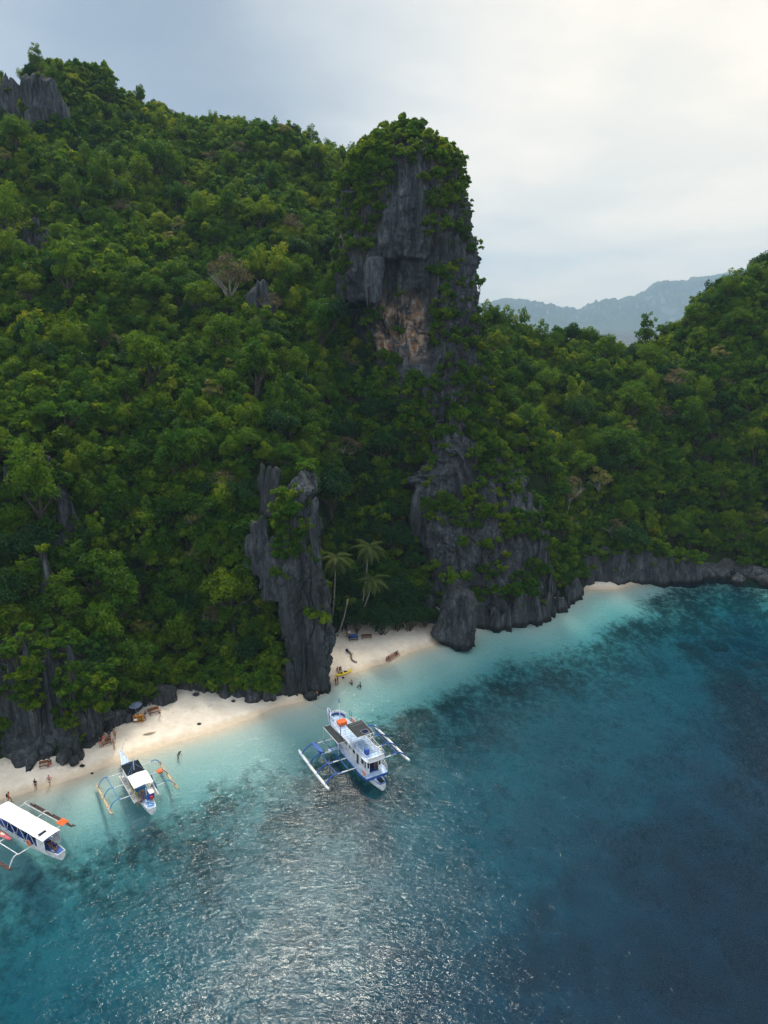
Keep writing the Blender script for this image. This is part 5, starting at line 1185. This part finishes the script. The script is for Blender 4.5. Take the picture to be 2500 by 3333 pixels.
# ------------------------------------------------------------------ people
def skin_mesh(verts, edges, radii, name, levels=1):
    me = bpy.data.meshes.new(name); me.from_pydata(verts, edges, []); o = bpy.data.objects.new(name, me); COL.objects.link(o)
    o.modifiers.new('s', 'SKIN'); me.skin_vertices[0].data  # layer made by the modifier
    for i, r_ in enumerate(radii):
        v = me.skin_vertices[0].data[i]; v.radius = (r_ if isinstance(r_, tuple) else (r_, r_)); v.use_root = (i == 0)
    if levels: sd = o.modifiers.new('d', 'SUBSURF'); sd.levels = levels; sd.render_levels = levels
    dg = bpy.context.evaluated_depsgraph_get(); m2 = bpy.data.meshes.new_from_object(o.evaluated_get(dg)); bpy.data.objects.remove(o); m2.name = name
    smooth(m2); return m2
def rig(pose):
    """joints as (x forward, y left, z up) for a 1.70 m figure"""
    if pose == 'stand': P = dict(pel=(0, 0, .93), wai=(0, 0, 1.08), che=(0, 0, 1.28), nec=(0.01, 0, 1.46), hea=(.02, 0, 1.60), k1=(.02, .10, .50), f1=(-.01, .11, .09), k2=(.03, -.10, .50), f2=(.02, -.11, .09), e1=(-.03, .25, 1.12), h1=(.08, .27, .88), e2=(-.03, -.25, 1.12), h2=(.08, -.27, .88))
    if pose == 'walk': P = dict(pel=(0, 0, .92), wai=(.01, 0, 1.07), che=(.03, 0, 1.27), nec=(.05, 0, 1.45), hea=(.08, 0, 1.59), k1=(.20, .09, .52), f1=(.28, .09, .10), k2=(-.08, -.09, .49), f2=(-.34, -.09, .18), e1=(-.14, .24, 1.14), h1=(-.12, .27, .90), e2=(.14, -.24, 1.13), h2=(.28, -.22, .95))
    if pose == 'hips': P = dict(pel=(0, 0, .93), wai=(0, 0, 1.08), che=(-.01, 0, 1.28), nec=(.0, 0, 1.46), hea=(.04, 0, 1.59), k1=(.05, .13, .50), f1=(.02, .16, .09), k2=(-.03, -.13, .50), f2=(-.10, -.17, .09), e1=(-.10, .36, 1.17), h1=(.05, .20, 1.02), e2=(-.05, -.26, 1.12), h2=(.1, -.28, .9))
    if pose == 'sit': P = dict(pel=(0, 0, .14), wai=(-.03, 0, .29), che=(-.02, 0, .49), nec=(.03, 0, .66), hea=(.08, 0, .80), k1=(.36, .11, .44), f1=(.62, .12, .07), k2=(.36, -.11, .44), f2=(.60, -.12, .07), e1=(.12, .27, .40), h1=(.34, .16, .40), e2=(.12, -.27, .40), h2=(.34, -.16, .40))
    if pose == 'bench': P = dict(pel=(0, 0, .52), wai=(0, 0, .67), che=(.02, 0, .87), nec=(.05, 0, 1.04), hea=(.10, 0, 1.18), k1=(.42, .11, .52), f1=(.44, .12, .09), k2=(.42, -.11, .52), f2=(.42, -.12, .09), e1=(.10, .26, .76), h1=(.34, .18, .70), e2=(.10, -.26, .76), h2=(.34, -.18, .70))
    if pose == 'lean': P = dict(pel=(0, 0, .9), wai=(.06, 0, 1.03), che=(.2, 0, 1.17), nec=(.33, 0, 1.28), hea=(.43, 0, 1.37), k1=(.06, .1, .5), f1=(0, .11, .09), k2=(.02, -.1, .48), f2=(-.14, -.11, .09), e1=(.28, .25, .95), h1=(.48, .2, .85), e2=(.28, -.25, .95), h2=(.48, -.2, .85))
    return {k: Vector(v) for k, v in P.items()}
_bodies = {}
def bodies(pose):
    if pose in _bodies: return _bodies[pose]
    J = rig(pose); V = []; E = []; Rr = []
    def add(p, r_, par=None):
        V.append(tuple(p)); Rr.append(r_)
        if par is not None: E.append((par, len(V) - 1))
        return len(V) - 1
    pe = add(J['pel'], (.15, .11)); wa = add(J['wai'], (.125, .095), pe); ch = add(J['che'], (.165, .11), wa); nb = add(J['che'].lerp(J['nec'], .7), (.09, .07), ch); ne = add(J['nec'], .052, nb)
    up = (J['hea'] - J['nec']).normalized(); add(J['hea'] - up * .04, (.075, .085), ne); h2 = len(V) - 1; h3 = add(J['hea'] + up * .05, (.082, .098), h2); add(J['hea'] + up * .10, (.05, .06), h3)
    add(J['hea'] - up * .01 + Vector((.10, 0, 0)), .018, h2)                     # nose
    for s, k, f, e, h in ((1, 'k1', 'f1', 'e1', 'h1'), (-1, 'k2', 'f2', 'e2', 'h2')):
        hip = add(J['pel'] + Vector((0, s * .095, -.05)), .095, pe); th = add(hip_v := (J['pel'] + Vector((0, s * .1, -.05))).lerp(J[k], .5), .08, hip); kn = add(J[k], .056, th)
        ca = add(J[k].lerp(J[f], .35), .058, kn); an = add(J[f], .036, ca); fo = add(J[f] + Vector((.09, s * .01, -.045)), .036, an); add(J[f] + Vector((.19, s * .02, -.06)), .026, fo)
        shp = J['che'] + Vector((0, s * .17, .10)) if pose != 'lean' else J['che'] + Vector((.05, s * .17, .06))
        sh = add(shp, .06, ch); el = add(J[e], .040, sh); wr = add(J[h], .027, el); d = (J[h] - J[e]).normalized(); pa = add(J[h] + d * .06, (.035, .018), wr)
        for q in (-1.2, -.4, .4, 1.2): add(J[h] + d * (.15 - abs(q) * .012) + Vector((q * .018, 0, -.01)), .0085, pa)
        add(J[h] + d * .07 + Vector((.05, -s * .01, 0)), .010, wr)
    body = skin_mesh(V, E, Rr, 'person')
    def chain(pts, rads, name, br=()):
        v = [tuple(p) for p in pts]; e = [(i, i + 1) for i in range(len(pts) - 1)]; r_ = list(rads)
        for bp in br:
            base = bp[0]; last = base
            for p, q in bp[1]: v.append(tuple(p)); r_.append(q); e.append((last, len(v) - 1)); last = len(v) - 1
        return skin_mesh(v, e, r_, name)
    top = chain([J['wai'] - Vector((0, 0, .02)), J['wai'].lerp(J['che'], .5), J['che'] + Vector((0, 0, .01)), J['che'].lerp(J['nec'], .75)], [(.142, .112), (.155, .118), (.18, .125), (.10, .085)], 'shirt',
                [(2, [(J['che'] + Vector((0, s * .18, .10)), .072), ((J['che'] + Vector((0, s * .19, .08))).lerp(J[e], .6), .058)]) for s, e in ((1, 'e1'), (-1, 'e2'))])
    sho = chain([J['wai'] - Vector((0, 0, .03)), J['pel'], J['pel'] - Vector((0, 0, .03))], [(.14, .11), (.165, .125), (.14, .11)], 'shorts',
                [(1, [(J['pel'] + Vector((0, s * .10, -.06)), .108), ((J['pel'] + Vector((0, s * .11, -.06))).lerp(J[k], .55), .098)]) for s, k in ((1, 'k1'), (-1, 'k2'))])
    hair = chain([J['hea'] + Vector((-.045, 0, -.03)), J['hea'] + Vector((-.02, 0, .07)), J['hea'] + Vector((.01, 0, .12))], [(.085, .09), (.095, .10), (.06, .07)], 'hair')
    _bodies[pose] = (body, top, sho, hair); return _bodies[pose]
def person(label, pose, loc, rz, skin=0, top=None, shorts=None, hat=None, scale=1.0, group=None):
    o = thing('person', label, 'person', loc, (0, 0, rz), group, scale); b_, t_, s_, h_ = bodies(pose)
    def ad(n_, me, mat):
        m = me.copy(); m.materials.clear(); m.materials.append(mat); return obj(n_, m, None, o)
    ad('body', b_, SKIN[skin])
    if top: ad('shirt', t_, top)
    if shorts: ad('shorts', s_, shorts)
    ad('hair', h_, hat or HAIR); return o
def ground(u, v, z=0.0):
    """point of the beach or sea floor seen at a pixel."""
    for _ in range(6):
        p = PZ(u, v, z); z = float(floor_z(inland(np.array([p.x]), np.array([p.y])), np.array([p.x]), np.array([p.y]))[0])
    return PZ(u, v, z)
gp = lambda u, v, z=0.0: tuple(ground(u, v, z))
person('person in orange with a dark backpack walking the waterline above the near boat', 'walk', gp(31, 2614), R(15), 1, ORANGE, ORANGE)
place('backpack', 'dark backpack on the back of the person in orange', 'backpack', Matrix.Translation(gp(31, 2614)) @ Matrix.Rotation(R(15), 4, 'Z'), (-.16, 0, 1.05), [('bag', PB().box((0, 0, .12), (.16, .28, .4)), DARKC), ('strap', PB().tube([(.05, .1, .3), (.18, .1, .32)], .02, 4).tube([(.05, -.1, .3), (.18, -.1, .32)], .02, 4), NAVY)])
person('person in black swimwear standing on wet sand left of the one in pink', 'stand', gp(118, 2571), R(-100), 0, DARKC, DARKC)
person('person in pale pink walking on wet sand below the left cliff', 'walk', gp(163, 2558), R(-80), 0, PINK, CREAM)
person('person in black sitting at the shaded table below the left cliff', 'bench', gp(167, 2496), R(170), 0, DARKC, RED)
person('person in black top and pink shorts at the left of the group under the bush', 'stand', gp(328, 2434), R(-60), 0, DARKC, PINK)
person('person in a red swimsuit beside the picnic table under the bush', 'hips', gp(339, 2427), R(-20), 2, RED, None)
person('shirtless person with hands on hips walking out of the group under the bush', 'hips', gp(372, 2440), R(-110), 0, None, CREAM)
person('person in dark clothes standing right behind the picnic table under the bush', 'stand', gp(358, 2412), R(-90), 0, NAVY, DARKC)
person('shirtless person leaning over the picnic table under the bush', 'lean', gp(350, 2416), R(180), 0, None, DARKC)
person('person in brown shorts standing rightmost of the group under the bush', 'stand', gp(375, 2407), R(-100), 0, None, WOOD)
person('person in black standing right of the drinks stall with the blue cooler', 'stand', gp(475, 2345), R(170), 0, DARKC, CREAM)
person('shirtless person in blue trunks with a cream hat walking by the wooden table', 'walk', gp(521, 2334), R(80), 2, None, NAVY, CREAM)
person('swimmer half in the shallow water right of the middle boat', 'lean', tuple(Vector(gp(580, 2470)) + Vector((0, 0, -.25))), R(10), 1, DARKC, DARKC)
person('person in black standing on the sand against the dividing rock fin', 'stand', gp(1068, 2102), R(-60), 1, DARKC, DARKC)
person('person in a white shirt beside the blue-covered table under the palms', 'stand', gp(1136, 2077), R(-40), 0, CANVAS, NAVY)
person('person in dark clothes left of the one in the white shirt under the palms', 'stand', gp(1130, 2073), R(-90), 1, NAVY, DARKC)
person('left person of the pair sitting on the sand above the yellow kayak', 'sit', gp(1098, 2184), R(-50), 0, None, CREAM)
person('right person of the pair sitting on the sand above the yellow kayak', 'sit', gp(1107, 2182), R(-60), 1, DARKC, DARKC)
person('left person in dark clothes wading below the yellow kayak', 'stand', tuple(Vector(gp(1093, 2230)) + Vector((0, 0, -.3))), R(40), 0, NAVY, DARKC)
person('right person in dark clothes wading below the yellow kayak', 'stand', tuple(Vector(gp(1100, 2228)) + Vector((0, 0, -.2))), R(200), 0, DARKC, DARKC)
person('bare-backed swimmer in the shallow water between the kayak waders and the farther swimmer', 'sit', tuple(Vector(gp(1146, 2228)) + Vector((0, 0, 0.0))), R(150), 0, None, DARKC)
person('swimmer in a teal top farthest from the cove beach', 'sit', tuple(Vector(gp(1174, 2238)) + Vector((0, 0, 0.1))), R(200), 1, SKYBLUE, DARKC)
person('swimmer at the foot of the dividing rock fin', 'sit', tuple(Vector(gp(1032, 2264)) + Vector((0, 0, 0.05))), R(120), 0, None, ORANGE)
for k in range(8):
    f = k / 7; u, v = 1259 + 34 * f, 2150 - 20 * f
    person(['leftmost person of the row sitting on the sand by the water', 'second person from the left in the seated row by the water', 'third person from the left in the seated row', 'fourth person from the left in the seated row',
            'fifth person from the left in the seated row', 'sixth person from the left in the seated row', 'second person from the right end of the seated row', 'rightmost person of the row sitting on the sand by the water'][k],
           'sit', gp(u, v), R(-60 + 10 * math.sin(k * 2.1)), (0, 1, 2, 0, 2, 0, 1, 0)[k], (None, DARKC, None, PINK, None, None, NAVY, None)[k], (NAVY, DARKC, RED, PINK, CREAM, DARKC, NAVY, WOOD)[k], None, 0.98, 'row of people sitting on the cove beach')
person('crew member standing inside the open stern cabin of the large boat', 'stand', tuple(on(MB_, -6.3, -0.35, 1.36)), R(300), 1, WOOD, NAVY)
person('shirtless crew member sitting on the stern edge of the middle boat', 'bench', tuple(on(MM, -4.6, .75, .72)), R(-150), 0, None, NAVY)
person('crew member in a mustard shirt under the white awning of the middle boat', 'bench', tuple(on(MM, -3.7, .35, 1.05)), R(-60), 1, paint('mustard_cloth', (.42, .26, .04), .8, .1), DARKC)
person('crew member in navy bending at the stern of the middle boat', 'lean', tuple(on(MM, -4.3, .35, 1.05)), R(-120), 1, NAVY, NAVY)
person('person in dark clothes sitting under the stern roof of the near boat', 'bench', tuple(on(MN, -5.2, .3, 1.05)), R(-30), 1, DARKC, NAVY)
person('person in a wide brown hat sitting on the blue stern deck of the near boat', 'sit', tuple(on(MN, -5.9, .0, 1.02)), R(-60), 1, NAVY, NAVY, WOOD)

# ------------------------------------------------------------------ things on the beaches
I4 = lambda p, rz=0.0: Matrix.Translation(p) @ Matrix.Rotation(rz, 4, 'Z')
def table(label, u, v, rz, mat, w=1.5, d=.8, sc=.82):
    o = thing('wooden_table', label, 'table', gp(u, v), (0, 0, rz), None, sc)
    for k in range(5): PB().box((0, -d / 2 + d / 5 * (k + .5), .74), (w, d / 5 - .015, .04)).done('plank', mat, o)
    for x in (-w / 2 + .1, w / 2 - .1):
        for y in (-d / 2 + .08, d / 2 - .08): PB().box((x, y, .36), (.08, .08, .72)).done('leg', mat, o)
    for y in (-d / 2 - .35, d / 2 + .35):
        PB().box((0, y, .44), (w, .25, .04)).box((-w / 2 + .15, y, .21), (.06, .2, .42)).box((w / 2 - .15, y, .21), (.06, .2, .42)).done('bench', mat, o)
    return o
table('brown picnic table in the shade of the left cliff', 145, 2492, R(20), WOOD); table('brown picnic table crowded with people under the bush', 347, 2420, R(30), WOOD, 1.6)
table('brown wooden table with benches right of the drinks stall', 500, 2318, R(35), WOOD, 2.0, 1.0)
t_ = table('dark table draped with blue cloth under the palms', 1150, 2082, R(10), NAVY, 2.2, 1.0)
place('blue_cloth', 'blue cloth bundle lying on the table under the palms', 'cloth', I4(gp(1150, 2082)), (0, 0, .78), [('cloth', PB().box((0, 0, .1), (1.3, .7, .2)).box((.5, .1, .22), (.4, .4, .2), .4), BLUE)])
table('low brown table half hidden behind the overhanging beach tree', 1193, 2076, R(8), WOOD, 2.4, .9)
def stall():
    p = gp(452, 2349); o = thing('drinks_stall', 'small orange wooden drinks stall with shelves on the near beach', 'stall', p, (0, 0, R(12)), None, .85)
    w, h, d = 1.7, 1.3, .7
    for x in (-w / 2, w / 2): PB().box((x, 0, h / 2), (.07, d, h)).done('side_panel', STALLW, o)
    for z in (.12, .52, .92, 1.3): PB().box((0, 0, z), (w - .08, d - .04, .04)).done('shelf', STALLW, o)
    PB().box((0, d / 2, h / 2 + .1), (w - .08, .04, h - .2)).done('back_panel', STALLW, o); PB().box((-.1, -d / 2 + .0, .7), (.06, .06, 1.15)).done('divider', STALLW, o)
    PB().box((-.45, -d / 2 - .03, .66), (.55, .02, .42)).done('notice_board', CANVAS, o)
    for k in range(7):
        x = .02 + .11 * (k % 7); PB().tube([(x, -.15, .54), (x, -.15, .72), (x, -.15, .80)], [.04, .04, .015], 7).done('bottle', (YELLOW, DARKC, SKYBLUE)[k % 3], o)
    for k in range(6): PB().tube([(-.6 + .22 * k, -.05, 1.32), (-.6 + .22 * k, -.05, 1.5), (-.6 + .22 * k, -.05, 1.57)], [.05, .05, .02], 7).done('bottle', (WOOD, CANVAS, RED)[k % 3], o)
    u = thing('parasol', 'blue-grey parasol standing behind the drinks stall', 'parasol', gp(446, 2332), (R(6), 0, 0))
    PB().tube([(0, 0, 0), (0, 0, 2.5)], .03, 6).done('pole', STEEL, u)
    b = bmesh.new(); bmesh.ops.create_cone(b, cap_ends=False, segments=10, radius1=1.0, radius2=.05, depth=.42, matrix=Matrix.Translation((0, 0, 2.35)))
    obj('canopy', bm_mesh('canopy', b), GREYBLUE, u); q = PB()
    for k in range(10): a = 2 * math.pi * k / 10; q.tube([(0, 0, 2.55), (.97 * math.cos(a), .97 * math.sin(a), 2.13)], .012, 4)
    q.done('ribs', STEEL, u)
    place('cooler_box', 'blue cooler box beside the drinks stall', 'cooler', I4(gp(468, 2335)), (0, 0, 0), [('box', PB().box((0, 0, .25), (.5, .4, .5)), BLUE), ('lid', PB().box((0, 0, .53), (.54, .44, .07)), SKYBLUE)])
stall()
def kayak():
    a, b_ = Vector(gp(1096, 2203)), Vector(gp(1141, 2187)); c = (a + b_) / 2; L_ = (b_ - a).length; ang = math.atan2(b_.y - a.y, b_.x - a.x)
    o = thing('kayak', 'bright yellow double kayak lying on the cove beach at the waterline', 'kayak', c + Vector((0, 0, .02)), (0, 0, ang)); h = L_ / 2 + .25
    S = [(-h, .04, .3), (-h * .8, .26, .14), (-h * .4, .38, .08), (0, .40, .06), (h * .4, .38, .08), (h * .8, .26, .14), (h, .04, .3)]
    PB().loft([[(x, -w, z + .22), (x, -w * .7, z), (x, w * .7, z), (x, w, z + .22), (x, w * .5, z + .30), (x, -w * .5, z + .30)] for x, w, z in S]).done('hull', YELLOW, o)
    for x in (-h * .35, h * .35): PB().box((x, 0, .37), (.75, .42, .03)).done('seat_well', DARKC, o); PB().box((x - .4, 0, .48), (.06, .4, .22)).done('seat_back', DARKC, o)
kayak()
place('snorkel_bag', 'small dark bag on wet sand below the yellow kayak', 'bag', I4(gp(1117, 2208)), (0, 0, 0), [('bag', PB().tube([(-.25, 0, .12), (0, 0, .16), (.25, 0, .12)], [.08, .18, .08], 8), NAVY)])
def driftwood():
    a, b_ = Vector(gp(1130, 2124)), Vector(gp(1160, 2158)); pts = []
    for k in range(9):
        f = k / 8; q = a.lerp(b_, f); q += Vector((.25 * math.sin(f * 7), .3 * math.sin(f * 5 + 1), .22 - .1 * f)); pts.append(q - a)
    p = PB().tube(pts, [.24, .2, .17, .18, .15, .15, .12, .13, .06], 9)
    p.tube([pts[3], pts[3] + Vector((.3, .35, .3))], [.1, .04], 6).tube([pts[7], pts[7] + Vector((.45, -.1, .15))], [.09, .03], 6)
    o = p.done('driftwood_log', DRIFT, None, 0, True); o.location = a; o['label'] = 'long bent driftwood log lying on the cove beach'; o['category'] = 'log'
    place('bag', 'dark blue bag on the upper end of the driftwood log', 'bag', I4(tuple(a)), (0, 0, .25), [('bag', PB().tube([(-.2, 0, .1), (0, 0, .3), (.1, 0, .5)], [.22, .28, .12], 8), NAVY)])
    a = Vector(gp(466, 2393)); o = PB().tube([(0, 0, .1), (.8, .25, .14), (1.7, .7, .12)], [.06, .16, .04], 7).done('driftwood_plank', paint('pale_driftwood', (.42, .33, .20), .9, .1)); o.location = a
    o['label'] = 'short pale driftwood piece in the middle of the near beach'; o['category'] = 'driftwood'
driftwood()
for i, (u, v, s) in enumerate([(268, 2494, .25), (638, 2262, .4), (760, 2283, .25), (648, 2357, .2), (300, 2518, .15)]):
    o = obj('stone', BM[i % 4], None); o.location = Vector(gp(u, v)) + Vector((0, 0, s * .3)); o.scale = (s * 1.3, s, s * .7); o['category'] = 'stone'
    o['label'] = ['dark stone lying on the near beach right of the tan boulders', 'dark stone near the top of the near beach by the rock wall', 'small stone at the rock wall near the dividing fin', 'small dark stone low on the right part of the near beach', 'tiny stone at the waterline left of the middle boat'][i]
# mooring lines
def line(name, label, a, b_, sag):
    a, b_ = Vector(a), Vector(b_); pts = [tuple((a.lerp(b_, k / 10) - a) - Vector((0, 0, sag * math.sin(math.pi * k / 10)))) for k in range(11)]
    o = PB().tube(pts, .022, 5).done(name, ROPE); o.location = a; o['label'] = label; o['category'] = 'rope'
line('mooring_rope', 'thin rope from the bow of the middle boat up to the sand', on(MM, 7.1, 0, 1.7), gp(402, 2416), .35)
line('mooring_rope', 'thin rope from the prow of the large boat to the dividing rock', on(MB_, 8.7, 0, 3.4), gp(1012, 2268), .8)
line('mooring_rope', 'thin anchor line running from the stern of the large boat into the water', on(MB_, -9.1, 0, .9), tuple(PZ(1290, 2620, -.8)), .2)

# ------------------------------------------------------------------ palms on the cove beach
def frond_mesh(seed, L_=3.3):
    rs = random.Random(seed); bm = bmesh.new(); n = 18; droop = rs.uniform(.55, .95); pts = []
    for k in range(n + 1):
        f = k / n; pts.append(Vector((L_ * (f - .12 * f * f * droop), 0, L_ * (.38 * f - (.35 + droop * .75) * f * f))))
    tube(bm, [tuple(p) for p in pts[::3]], [.05 - .045 * k / 6 for k in range(len(pts[::3]))], 4)
    for k in range(2, n + 1):
        p = pts[k]; t = (pts[k] - pts[k - 1]).normalized(); f = k / n; ll = .95 * math.sin(math.pi * (f * .85 + .12)) + .12
        for s in (-1, 1):
            for q in (0, .5):
                o_ = p - t * q * L_ / n; d = (Vector((0, s, 0)) * .85 + t * .65 + Vector((0, 0, -.55 - rs.uniform(0, .35)))).normalized(); w = t * .055
                e = o_ + d * ll * rs.uniform(.85, 1.1); mid = o_.lerp(e, .5) + Vector((0, 0, .06))
                v = [bm.verts.new(x) for x in (o_ - w, o_ + w, mid + w, e, mid - w)]; bm.faces.new(v)
    me = bm_mesh('frond', bm); fattr(me, 'tint', np.repeat(rs.uniform(.1, .8), len(me.vertices))); me.materials.append(PALM); return me
FR = [frond_mesh(k) for k in range(5)]
def palm(label, base, top, nf=24, seed=0, size=1.0):
    rs = random.Random(seed); b_ = Vector(base); t_ = Vector(top); o = thing('coconut_palm', label, 'palm tree', b_)
    mid = b_.lerp(t_, .5) + Vector((0.25, 0, -.6)); pts = []
    for k in range(9): f = k / 8; pts.append(tuple((b_ * (1 - f) ** 2 + mid * 2 * f * (1 - f) + t_ * f * f) - b_))
    PB().tube(pts, [.24, .19, .16, .15, .145, .14, .13, .13, .15], 9).done('trunk', BARK_PALE, o, 0, True)
    if nf:
        PB().tube([tuple(t_ - b_ - Vector((0, 0, .2))), tuple(t_ - b_ + Vector((0, 0, .5)))], [.2, .08], 7).done('crown_shaft', BAMBOO, o)
        for k in range(nf):
            f = bpy.data.objects.new('frond', FR[k % 5]); COL.objects.link(f); f.parent = o; f.location = t_ - b_ + Vector((0, 0, .25))
            lv = k / nf; f.rotation_euler = Euler((rs.uniform(-.3, .3), R(48 - 85 * (lv ** .7)) * -1, k * 2.4 + rs.uniform(-.2, .2)), 'XYZ'); s = size * rs.uniform(.85, 1.1); f.scale = (s, s, s)
        for k in range(5): a = k * 1.3; PB().tube([(0, 0, -.12), (0, 0, 0.02), (0, 0, .12)], [.05, .13, .04], 7).done('coconut', YELLOW if k % 2 else WOOD, o).location = t_ - b_ + Vector((.2 * math.cos(a), .2 * math.sin(a), -.05))
    return o
palm('leaning coconut palm nearest the water with a full crown, lowest of the three', gp(1158, 2040), PY(1213, 1893, 121), 26, 1, .95)
palm('tallest coconut palm, its crown above the lowest palm', tuple(PZ(1170, 2030, 2.0)), PY(1200, 1785, 125), 26, 2, 1.0)
palm('coconut palm with its crown leftmost, beside the dividing rock fin', tuple(PZ(1080, 2040, 2.0)), PY(1092, 1822, 121), 26, 3, 1.0)
palm('crownless leaning palm trunk left of the lowest palm', gp(1098, 2070), PY(1132, 1952, 120), 0, 4)

# ------------------------------------------------------------------ trees that stand out from the forest
def hit(u, v, lift=3.5):
    d = ray(u, v)
    for Y in np.arange(78, 300, .5):
        t = Y / d[1]; z = CAM_H + d[2] * t
        if float(hz(d[0] * t, Y)) + lift > z: return d[0] * t, Y, float(hz(d[0] * t, Y))
    t = 260 / d[1]; return d[0] * t, 260, float(hz(d[0] * t, 260))
def special(label, u, v, K, s, name='broadleaf_tree', lift=3.5, loc=None, rz=None, zs=1.0):
    x, y, z = loc or hit(u, v, lift); o = thing(name, label, 'tree', (x, y, z), (0, 0, rz if rz is not None else random.uniform(0, 6)), None, s); o.scale = (s, s, s * zs)
    c = bpy.data.objects.new('crown', K.crown); COL.objects.link(c); c.parent = o; c.location = (0, 0, K.h0)
    b_ = bpy.data.objects.new('trunk', K.trunk); COL.objects.link(b_); b_.parent = o; b_.location = (0, 0, K.h0); return o
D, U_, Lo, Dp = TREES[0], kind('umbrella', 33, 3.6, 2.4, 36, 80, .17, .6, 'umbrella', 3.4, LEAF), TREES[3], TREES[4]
for lab, u, v, s in [('brownish half-bare tree high on the ridge left of a second bare one', 700, 530, .9), ('pale brown bare-topped tree right of its twin high on the ridge', 775, 500, .9), ('greyish bare tree on the slope left of the tower foot', 885, 1010, 1.0),
                     ('reddish-brown sparse tree right above the palms gully at the tower foot', 1130, 1200, .9), ('grey-green sparse tree above the palms in the gully', 1120, 1490, 1.1), ('tall bare brown tree in the middle of the right hillside', 2195, 1260, 1.15),
                     ('brown-topped tree on the saddle skyline at the right', 2060, 1100, .9), ('brown sparse tree in the middle of the upper left slope', 395, 690, .9), ('small bare tree low on the right hillside', 2300, 1360, .7)]:
    special(lab, u, v, DRY, s)
for lab, u, v, s in [('pale yellow tree in the middle of the left slope', 690, 1290, 1.0), ('pale grey-green tree left above the dividing fin', 640, 1700, 1.0), ('pale tree at the right picture edge above the far cove', 2480, 1690, 1.0), ('yellowish tree on the slope above the pale yellow one', 745, 1200, .8)]:
    special(lab, u, v, PALE, s)
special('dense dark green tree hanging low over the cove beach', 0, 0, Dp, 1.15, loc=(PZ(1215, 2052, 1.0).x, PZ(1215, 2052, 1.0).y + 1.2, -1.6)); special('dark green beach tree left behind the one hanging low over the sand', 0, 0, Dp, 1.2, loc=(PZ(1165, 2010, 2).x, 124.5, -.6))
for k, (u, Y, s) in enumerate([(1245, 124.5, 1.25), (1290, 126.5, 1.1), (1330, 126.5, 1.15), (1375, 128.5, 1.0), (1120, 125.5, 1.1), (1200, 129.5, 1.4), (1275, 131, 1.5), (1340, 132, 1.4), (1100, 129, 1.4), (1150, 133, 1.5)]):  # all given dark leaves, which carry the gully's shade in their colour
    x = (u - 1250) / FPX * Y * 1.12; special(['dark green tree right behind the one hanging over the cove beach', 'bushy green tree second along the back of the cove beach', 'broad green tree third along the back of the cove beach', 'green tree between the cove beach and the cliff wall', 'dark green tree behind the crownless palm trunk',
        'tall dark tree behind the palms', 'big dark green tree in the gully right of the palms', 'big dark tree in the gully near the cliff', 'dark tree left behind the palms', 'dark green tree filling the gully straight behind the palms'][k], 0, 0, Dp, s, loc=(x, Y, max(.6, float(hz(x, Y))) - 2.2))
special('vine-draped rounded tree at the left foot of the tower', 1045, 1120, D, 1.3, lift=4.5, zs=1.5); special('tall tree with a bare pale trunk and flat crown left of the tower top', 1035, 520, U_, 1.0, zs=1.5, lift=6)
special('bright green tree in the middle of the lower left slope', 640, 1520, TREES[1], 1.25); special('bright yellow-green bushy tree above the near beach', 430, 2200, TREES[6], 1.3); special('flat-topped tree crowning the grey outcrop on the far left slope', 215, 1400, U_, 1.35)
#END_INS

# ------------------------------------------------------------------ haze
def make_haze():
    bm = bmesh.new(); bmesh.ops.create_cube(bm, size=1.0); me = bm_mesh('haze', bm)
    me.transform(Matrix.Translation((0, 4300, 405)) @ Matrix.Diagonal((16000, 9000, 866, 1)))
    b = NB('haze_air'); pv = b.n('ShaderNodeVolumePrincipled'); pv.inputs['Color'].default_value = (0.55, 0.78, 1.0, 1); pv.inputs['Density'].default_value = 0.00012
    b.l(pv.outputs[0], b.out.inputs[1]); obj('haze', me, b.m, kind='stuff')
make_haze()
